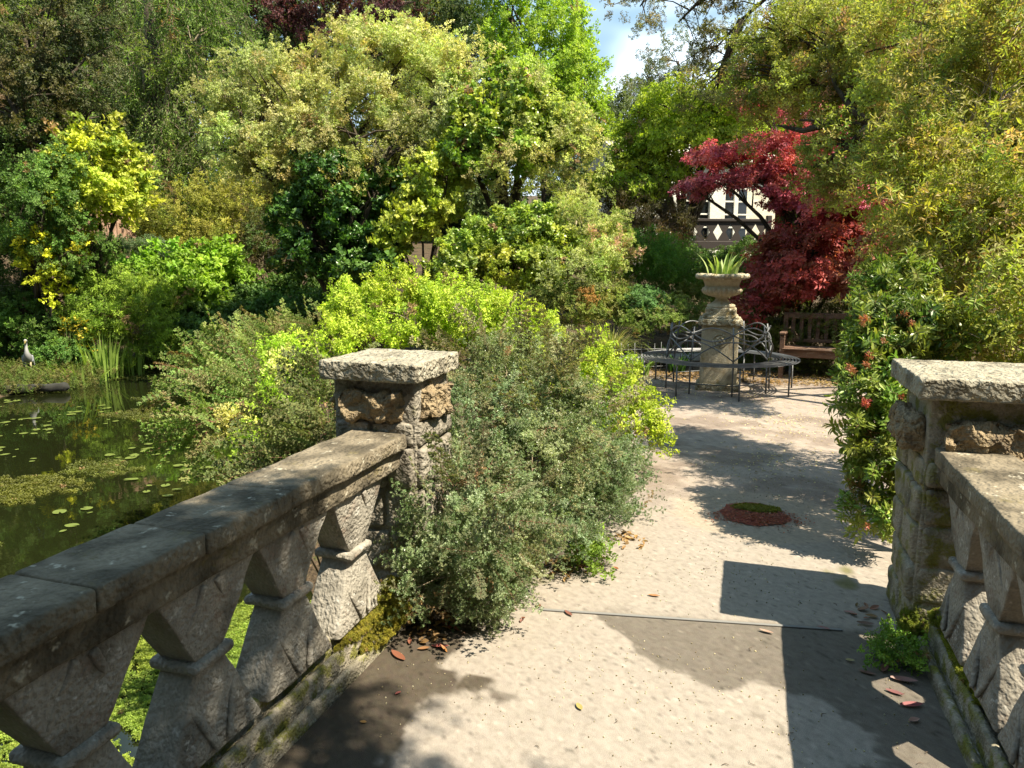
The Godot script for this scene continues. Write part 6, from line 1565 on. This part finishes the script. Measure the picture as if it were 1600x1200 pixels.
	B = [[Vector3(-4.58, 0.75, -6.06), Vector3(0.38, 0.13, 0.32)], [Vector3(-4.56, 0.84, -6.57), Vector3(0.40, 0.11, 0.34)], [Vector3(-4.57, 0.64, -5.57), Vector3(0.27, 0.15, 0.23)], [Vector3(-4.40, 0.51, -5.18), Vector3(0.24, 0.16, 0.21)], [Vector3(-3.99, 0.50, -5.00), Vector3(0.26, 0.19, 0.22)], [Vector3(-3.89, 0.39, -4.56), Vector3(0.20, 0.12, 0.17)], [Vector3(-3.99, 0.57, -5.26), Vector3(0.33, 0.22, 0.28)], [Vector3(-3.97, 0.90, -6.48), Vector3(0.32, 0.10, 0.27)], [Vector3(-4.73, 0.60, -5.43), Vector3(0.17, 0.10, 0.15)]]
	limbs(o, "stem", o.position, B, 0.018, 6, M.twig_red, 1.1)
	scatter("foliage", o, arch, B, {"size": 0.15, "dens": 1.25, "inner": 0.5, "pal": [Color(0.13, 0.20, 0.045), Color(0.17, 0.23, 0.06), Color(0.17, 0.14, 0.06), Color(0.09, 0.16, 0.03)], "gap": -0.18, "gfreq": 2.2, "out": 0.7, "up": 0.05, "lean": Vector3(-0.9, -0.1, 0.4), "jit": 0.4})
	o = plant("dark_cotoneaster", "dark twiggy shrub between the left pillar and the pond", "shrub", foot(Vector3(-2.45, 0, -3.89)))
	B = [[Vector3(-2.13, 0.82, -3.38), Vector3(0.14, 0.15, 0.13)], [Vector3(-2.14, 0.67, -3.26), Vector3(0.15, 0.10, 0.13)], [Vector3(-2.31, 0.55, -3.27), Vector3(0.15, 0.08, 0.13)], [Vector3(-2.31, 0.93, -3.75), Vector3(0.13, 0.10, 0.11)], [Vector3(-2.55, 0.42, -3.34), Vector3(0.12, 0.05, 0.10)], [Vector3(-2.47, 0.71, -3.64), Vector3(0.13, 0.13, 0.11)]]
	limbs(o, "stem", o.position, B, 0.014, 10, M.twig, 1.15)
	scatter("foliage", o, arch, B, {"size": 0.10, "dens": 1.0, "inner": 0.4, "pal": [Color(0.08, 0.11, 0.04), Color(0.12, 0.14, 0.055), Color(0.06, 0.085, 0.03)], "gap": -0.12, "gfreq": 3.0, "out": 0.7, "up": 0.1, "lean": Vector3(-0.8, 0.2, 0.4), "jit": 0.4})
	var w := thing("weed_tuft", "fresh green weed growing at the shrub edge by the path", "weed", Vector3(-0.72, 0, -3.62))
	w.set_meta("foot", w.position)
	scatter("foliage", w, lime, [[Vector3(-0.72, 0.07, -3.62), Vector3(0.09, 0.07, 0.09)]], {"size": 0.09, "dens": 1.6, "inner": 0.0, "pal": [Color(0.15, 0.27, 0.03), Color(0.10, 0.21, 0.025)], "gap": -0.5, "up": 1.0})
	w = thing("weed_tuft", "green fern like weed at the foot of the right pillar", "weed", Vector3(0.64, 0, -3.12))
	w.set_meta("foot", w.position)
	scatter("foliage", w, lime, [[Vector3(0.64, 0.03, -3.12), Vector3(0.09, 0.05, 0.11)]], {"size": 0.07, "dens": 1.3, "inner": 0.0, "pal": [Color(0.07, 0.17, 0.02), Color(0.11, 0.22, 0.03)], "gap": -0.5, "up": 0.8})
	var mz := thing("moss", "yellow green moss cushion at the end of the left plinth", "moss", Vector3(-1.42, 0.12, -2.72), 0.0, "", "stuff")
	mz.set_meta("foot", mz.position)
	var mt := spray(44, {"len": 0.8, "sides": 6, "per": 6, "leaf": 0.35, "width": 0.16, "twig": 0.0})
	scatter("moss_cushion", mz, mt, [[Vector3(-1.42, 0.13, -2.72), Vector3(0.07, 0.10, 0.10)], [Vector3(-1.40, 0.07, -2.60), Vector3(0.035, 0.03, 0.16)], [Vector3(-1.44, 0.13, -2.50), Vector3(0.02, 0.012, 0.2)]], {"size": 0.016, "dens": 2.4, "inner": 0.7, "pal": [Color(0.20, 0.19, 0.02), Color(0.14, 0.15, 0.015), Color(0.27, 0.24, 0.04)], "gap": -0.15, "gfreq": 14.0})
	mz = thing("moss", "green moss on the inner ledge of the right plinth", "moss", Vector3(0.80, 0.13, -3.1), 0.0, "", "stuff")
	mz.set_meta("foot", mz.position)
	scatter("moss_cushion", mz, mt, [[Vector3(0.825, 0.135, -2.9), Vector3(0.03, 0.012, 0.30)], [Vector3(0.74, 0.05, -3.32), Vector3(0.05, 0.10, 0.06)], [Vector3(0.82, 0.17, -3.2), Vector3(0.05, 0.03, 0.05)]], {"size": 0.016, "dens": 2.4, "inner": 0.7, "pal": [Color(0.10, 0.12, 0.012), Color(0.16, 0.17, 0.02)], "gap": -0.2, "gfreq": 14.0})

# ---------------------------------------------------------------- fallen leaves and litter
func set_litter() -> void:
	var lt := spray(51, {"len": 0.05, "sides": 5, "side_len": 0.9, "per": 4, "leaf": 0.35, "width": 0.16, "twig": 0.0, "rise": 0.04, "droop": 0.0, "shape": 1})
	var o := thing("leaf_litter", "brown leaf litter under the trees and around the gravel circle", "leaf litter", Vector3.ZERO, 0.0, "", "stuff")
	var pal := [Color(0.20, 0.11, 0.05), Color(0.13, 0.075, 0.035), Color(0.30, 0.19, 0.10), Color(0.09, 0.055, 0.03)]
	var B := []
	for q in [Vector3(-12.86, 0.59, -16.60), Vector3(-12.21, 0.58, -17.09), Vector3(-11.51, 0.74, -17.56), Vector3(-10.87, 0.92, -17.50), Vector3(-12.99, 0.48, -15.99), Vector3(-12.49, 0.88, -18.11), Vector3(-9.63, 0.81, -16.38)]:
		for k in 4:
			var p: Vector3 = q + Vector3(rng.randf_range(-1.5, 1.5), 0, rng.randf_range(-1.5, 1.5))
			B.append([Vector3(p.x, ground_y(p.x, p.z) + 0.05, p.z), Vector3(1.1, 0.12, 1.1)])
	scatter("litter", o, lt, B, {"size": 0.28, "dens": 1.0, "inner": 0.0, "out": 0.05, "up": 1.0, "jit": 0.15, "pal": pal, "gap": -0.1})
	var C := []
	for k in 14:
		var x := rng.randf_range(-1.6, 2.0)
		C.append([Vector3(x, 0.012, rng.randf_range(-11.6, -10.4)), Vector3(0.5, 0.008, 0.35)])
	for q in [Vector3(-1.25, 0.015, -2.78), Vector3(-1.2, 0.015, -3.0), Vector3(-0.85, 0.012, -3.55), Vector3(-0.6, 0.012, -4.1)]:
		C.append([q, Vector3(0.13, 0.02, 0.16)])
	var one := Buf.new()
	leaf(one, Vector3.ZERO, Vector3(1, 0, 0), Vector3.UP, 1.0, 0.5, 1.0, 1)
	var om := ArrayMesh.new()
	one.surface(om, leaf_m.matt)
	scatter("litter", o, om, C, {"size": 0.04, "dens": 0.22, "inner": 0.0, "out": 0.05, "up": 1.0, "jit": 0.25, "pal": pal, "gap": -0.1})
	var D := [[Vector3(-0.2, 0.006, -9.4), Vector3(1.5, 0.004, 1.0)], [Vector3(0.4, 0.006, -7.8), Vector3(0.9, 0.004, 1.0)], [Vector3(0.2, 0.006, -6.2), Vector3(0.7, 0.004, 0.9)]]
	scatter("litter", o, om, D, {"size": 0.022, "dens": 0.012, "inner": 0.0, "out": 0.05, "up": 1.0, "jit": 0.2, "pal": [Color(0.45, 0.38, 0.22), Color(0.16, 0.11, 0.06), Color(0.5, 0.45, 0.3)], "gap": -0.3})
	var ps := begin()
	stone(ps, Vector3.ZERO, Vector3(1.0, 0.6, 0.8), 0.3, 0.15, 1.5, 0.6)
	var pmesh := done(ps, leaf_m.matt)
	var G := [[Vector3(-0.3, 0.002, -2.6), Vector3(0.95, 0.001, 0.6)], [Vector3(-0.1, 0.002, -3.8), Vector3(0.7, 0.001, 0.6)], [Vector3(0.1, 0.002, -5.4), Vector3(0.8, 0.001, 0.9)], [Vector3(-1.15, 0.002, -2.5), Vector3(0.2, 0.001, 0.5)], [Vector3(0.6, 0.002, -3.2), Vector3(0.12, 0.001, 0.8)]]
	scatter("grit", o, pmesh, G, {"size": 0.0055, "dens": 0.0009, "inner": 0.0, "pal": [Color(0.40, 0.37, 0.32), Color(0.12, 0.10, 0.08), Color(0.25, 0.21, 0.16)], "gap": -0.3})
	# single leaves one can point at
	var leaves := [
		["large curled orange brown leaf beside the end of the left kerb", Vector3(-1.303, 0, -2.527), 0.115, Color(0.27, 0.10, 0.055), 2.6],
		["red leaf lying under the grey shrub next to the orange one", Vector3(-1.166, 0, -2.646), 0.085, Color(0.27, 0.06, 0.045), 0.2],
		["broad pale brown leaf at the tip of the grey shrub", Vector3(-1.127, 0, -2.906), 0.085, Color(0.40, 0.22, 0.14), 0.6],
		["dark curled leaf on the metal strip", Vector3(-0.722, 0, -3.100), 0.07, Color(0.25, 0.10, 0.07), 2.4],
		["pale leaf on the metal strip by the pillar shadow", Vector3(0.142, 0, -3.197), 0.07, Color(0.45, 0.28, 0.20), 2.9],
		["yellow brown bud scale lying alone on the dry deck", Vector3(-0.516, 0, -2.409), 0.05, Color(0.40, 0.33, 0.10), 2.2],
		["crumpled crimson leaf where sun breaks through the right balusters", Vector3(0.637, 0, -2.787), 0.10, Color(0.26, 0.04, 0.045), 0.3],
		["long pinkish leaf in shade by the right plinth", Vector3(0.641, 0, -2.954), 0.11, Color(0.30, 0.14, 0.11), -0.1],
		["thin red leaf below the long pinkish leaf", Vector3(0.594, 0, -2.858), 0.075, Color(0.24, 0.09, 0.085), -0.4],
		["upright curled pink leaf next to the green weed", Vector3(0.586, 0, -3.032), 0.09, Color(0.34, 0.15, 0.11), 1.2],
		["brown leaf in front of the green weed", Vector3(0.515, 0, -2.975), 0.075, Color(0.16, 0.07, 0.045), -0.3],
		["pink leaf nearest the metal strip in the pillar shadow", Vector3(0.509, 0, -3.508), 0.055, Color(0.42, 0.20, 0.17), 0.1],
		["dark brown leaf against the right pillar foot", Vector3(0.566, 0, -3.405), 0.085, Color(0.17, 0.08, 0.04), -0.1],
		["slim red leaf on the strip in the pillar shadow", Vector3(0.385, 0, -3.310), 0.06, Color(0.34, 0.12, 0.10), -0.3],
		["small yellow leaf in the pillar shadow", Vector3(0.462, 0, -3.052), 0.04, Color(0.36, 0.30, 0.10), 0.0],
		["flat orange stained leaf on the dry path", Vector3(-0.369, 0, -3.407), 0.07, Color(0.42, 0.20, 0.08), 0.0],
		["orange brown leaf at the mossy edge under the shrub", Vector3(-1.031, 0, -3.735), 0.08, Color(0.33, 0.15, 0.09), 0.2],
		["dark leaf on the mossy patch", Vector3(-0.964, 0, -3.584), 0.06, Color(0.16, 0.07, 0.05), 0.1],
		["red and cream leaf right of the mossy patch", Vector3(-0.785, 0, -3.641), 0.065, Color(0.38, 0.12, 0.07), -0.1],
		["pale cream leaf on the mossy patch", Vector3(-0.946, 0, -3.763), 0.035, Color(0.5, 0.42, 0.26), 0.4],
		["small orange leaf on the damp strip along the left kerb", Vector3(-1.219, 0, -2.088), 0.03, Color(0.42, 0.22, 0.05), 0.1],
		["small dark red leaf on the sunny deck edge", Vector3(-1.182, 0, -2.284), 0.03, Color(0.30, 0.06, 0.04), 1.0],
		["tiny leaf in the sun patch by the right plinth", Vector3(0.627, 0, -2.688), 0.05, Color(0.45, 0.26, 0.2), 0.5],
		["brown leaf tucked at the foot of the grey shrub", Vector3(-1.294, 0, -2.760), 0.075, Color(0.30, 0.11, 0.07), 1.6],
		["twisted brown leaf beside the moss cushion", Vector3(-1.307, 0, -2.645), 0.06, Color(0.26, 0.10, 0.06), 2.0]]
	var mats := {}
	for k in leaves.size():
		var L: Array = leaves[k]
		var b := Buf.new()
		curled_leaf(b, L[2] * 0.85, 0.34 if L[2] > 0.05 else 0.5, 0.25 + 0.5 * ((k * 7) % 5) / 5.0)
		var m := ArrayMesh.new()
		var lm := plain((L[3] * 0.62).linear_to_srgb(), 0.55)
		lm.backlight_enabled = true
		lm.backlight = Color(0.25, 0.25, 0.25)
		b.surface(m, lm)
		var f := obj("fallen_leaf", m)
		f.position = L[1] + Vector3(0, 0.006, 0)
		f.rotation.y = L[4]
		tag(f, L[0], "leaf", "fallen leaves on the path")
	# drifts of small curled leaves along the shrub edge and the right pillar
	var drift := [[Vector3(-1.22, 0, -2.72), 0.12, "small brown curled leaf in the drift under the grey shrub"], [Vector3(-0.98, 0, -3.08), 0.14, "small dry leaf at the shrub edge by the metal strip"], [Vector3(-0.72, 0, -3.75), 0.16, "small leaf caught at the shrub edge beyond the green weed"], [Vector3(0.60, 0, -3.55), 0.10, "small dead leaf in the shade against the right pillar"]]
	for d in drift:
		for k in 9:
			var b := Buf.new()
			var l := rng.randf_range(0.025, 0.055)
			curled_leaf(b, l, rng.randf_range(0.35, 0.6), rng.randf_range(0.4, 1.1))
			var m := ArrayMesh.new()
			b.surface(m, plain(lin(rng.randf_range(0.12, 0.26), rng.randf_range(0.05, 0.10), rng.randf_range(0.02, 0.05)), 0.6))
			var f := obj("fallen_leaf", m)
			var a := rng.randf() * TAU
			f.position = d[0] + Vector3(cos(a), 0, sin(a)) * d[1] * sqrt(rng.randf()) + Vector3(0, 0.006, 0)
			f.rotation = Vector3(rng.randf_range(-0.3, 0.3), rng.randf() * TAU, rng.randf_range(-0.3, 0.3))
			tag(f, d[2], "leaf", "drifts of small fallen leaves")
	# little twigs and grit
	for k in 26:
		var p := Vector3(rng.randf_range(-1.0, 0.7), 0.004, rng.randf_range(-4.2, -2.1))
		var a := rng.randf() * TAU
		var l := rng.randf_range(0.012, 0.04)
		var st := begin()
		tube(st, [Vector3.ZERO, Vector3(cos(a), 0.05, sin(a)) * l * 0.6, Vector3(cos(a + 0.5), 0.02, sin(a + 0.5)) * l], [0.0012, 0.0014, 0.0008], 4)
		var t := obj("twig_scrap", done(st, M.twig))
		t.position = p
		tag(t, "tiny dark twig scrap lying on the deck of the bridge", "twig", "twig scraps on the path")
	print("copies ", copies_made)

func curled_leaf(b: Buf, l: float, w: float, curl: float) -> void:
	var n := 7
	for k in n:
		var t := k / float(n - 1)
		var ww := l * w * 0.5 * pow(sin(PI * clampf(t * 0.92 + 0.06, 0, 1)), 0.8)
		var x := l * (t - 0.5)
		var lift := l * curl * 0.5 * (t - 0.4) * (t - 0.4)
		b.add(Vector3(x, lift + ww * curl, -ww), Color.WHITE)
		b.add(Vector3(x, lift, 0.0), Color.WHITE)
		b.add(Vector3(x, lift + ww * curl * 0.7, ww), Color.WHITE)
		if k > 0:
			var o := k * 3
			for q in [[o - 3, o - 2, o], [o - 2, o + 1, o], [o - 2, o - 1, o + 1], [o - 1, o + 2, o + 1]]:
				b.tri(q[0], q[1], q[2])
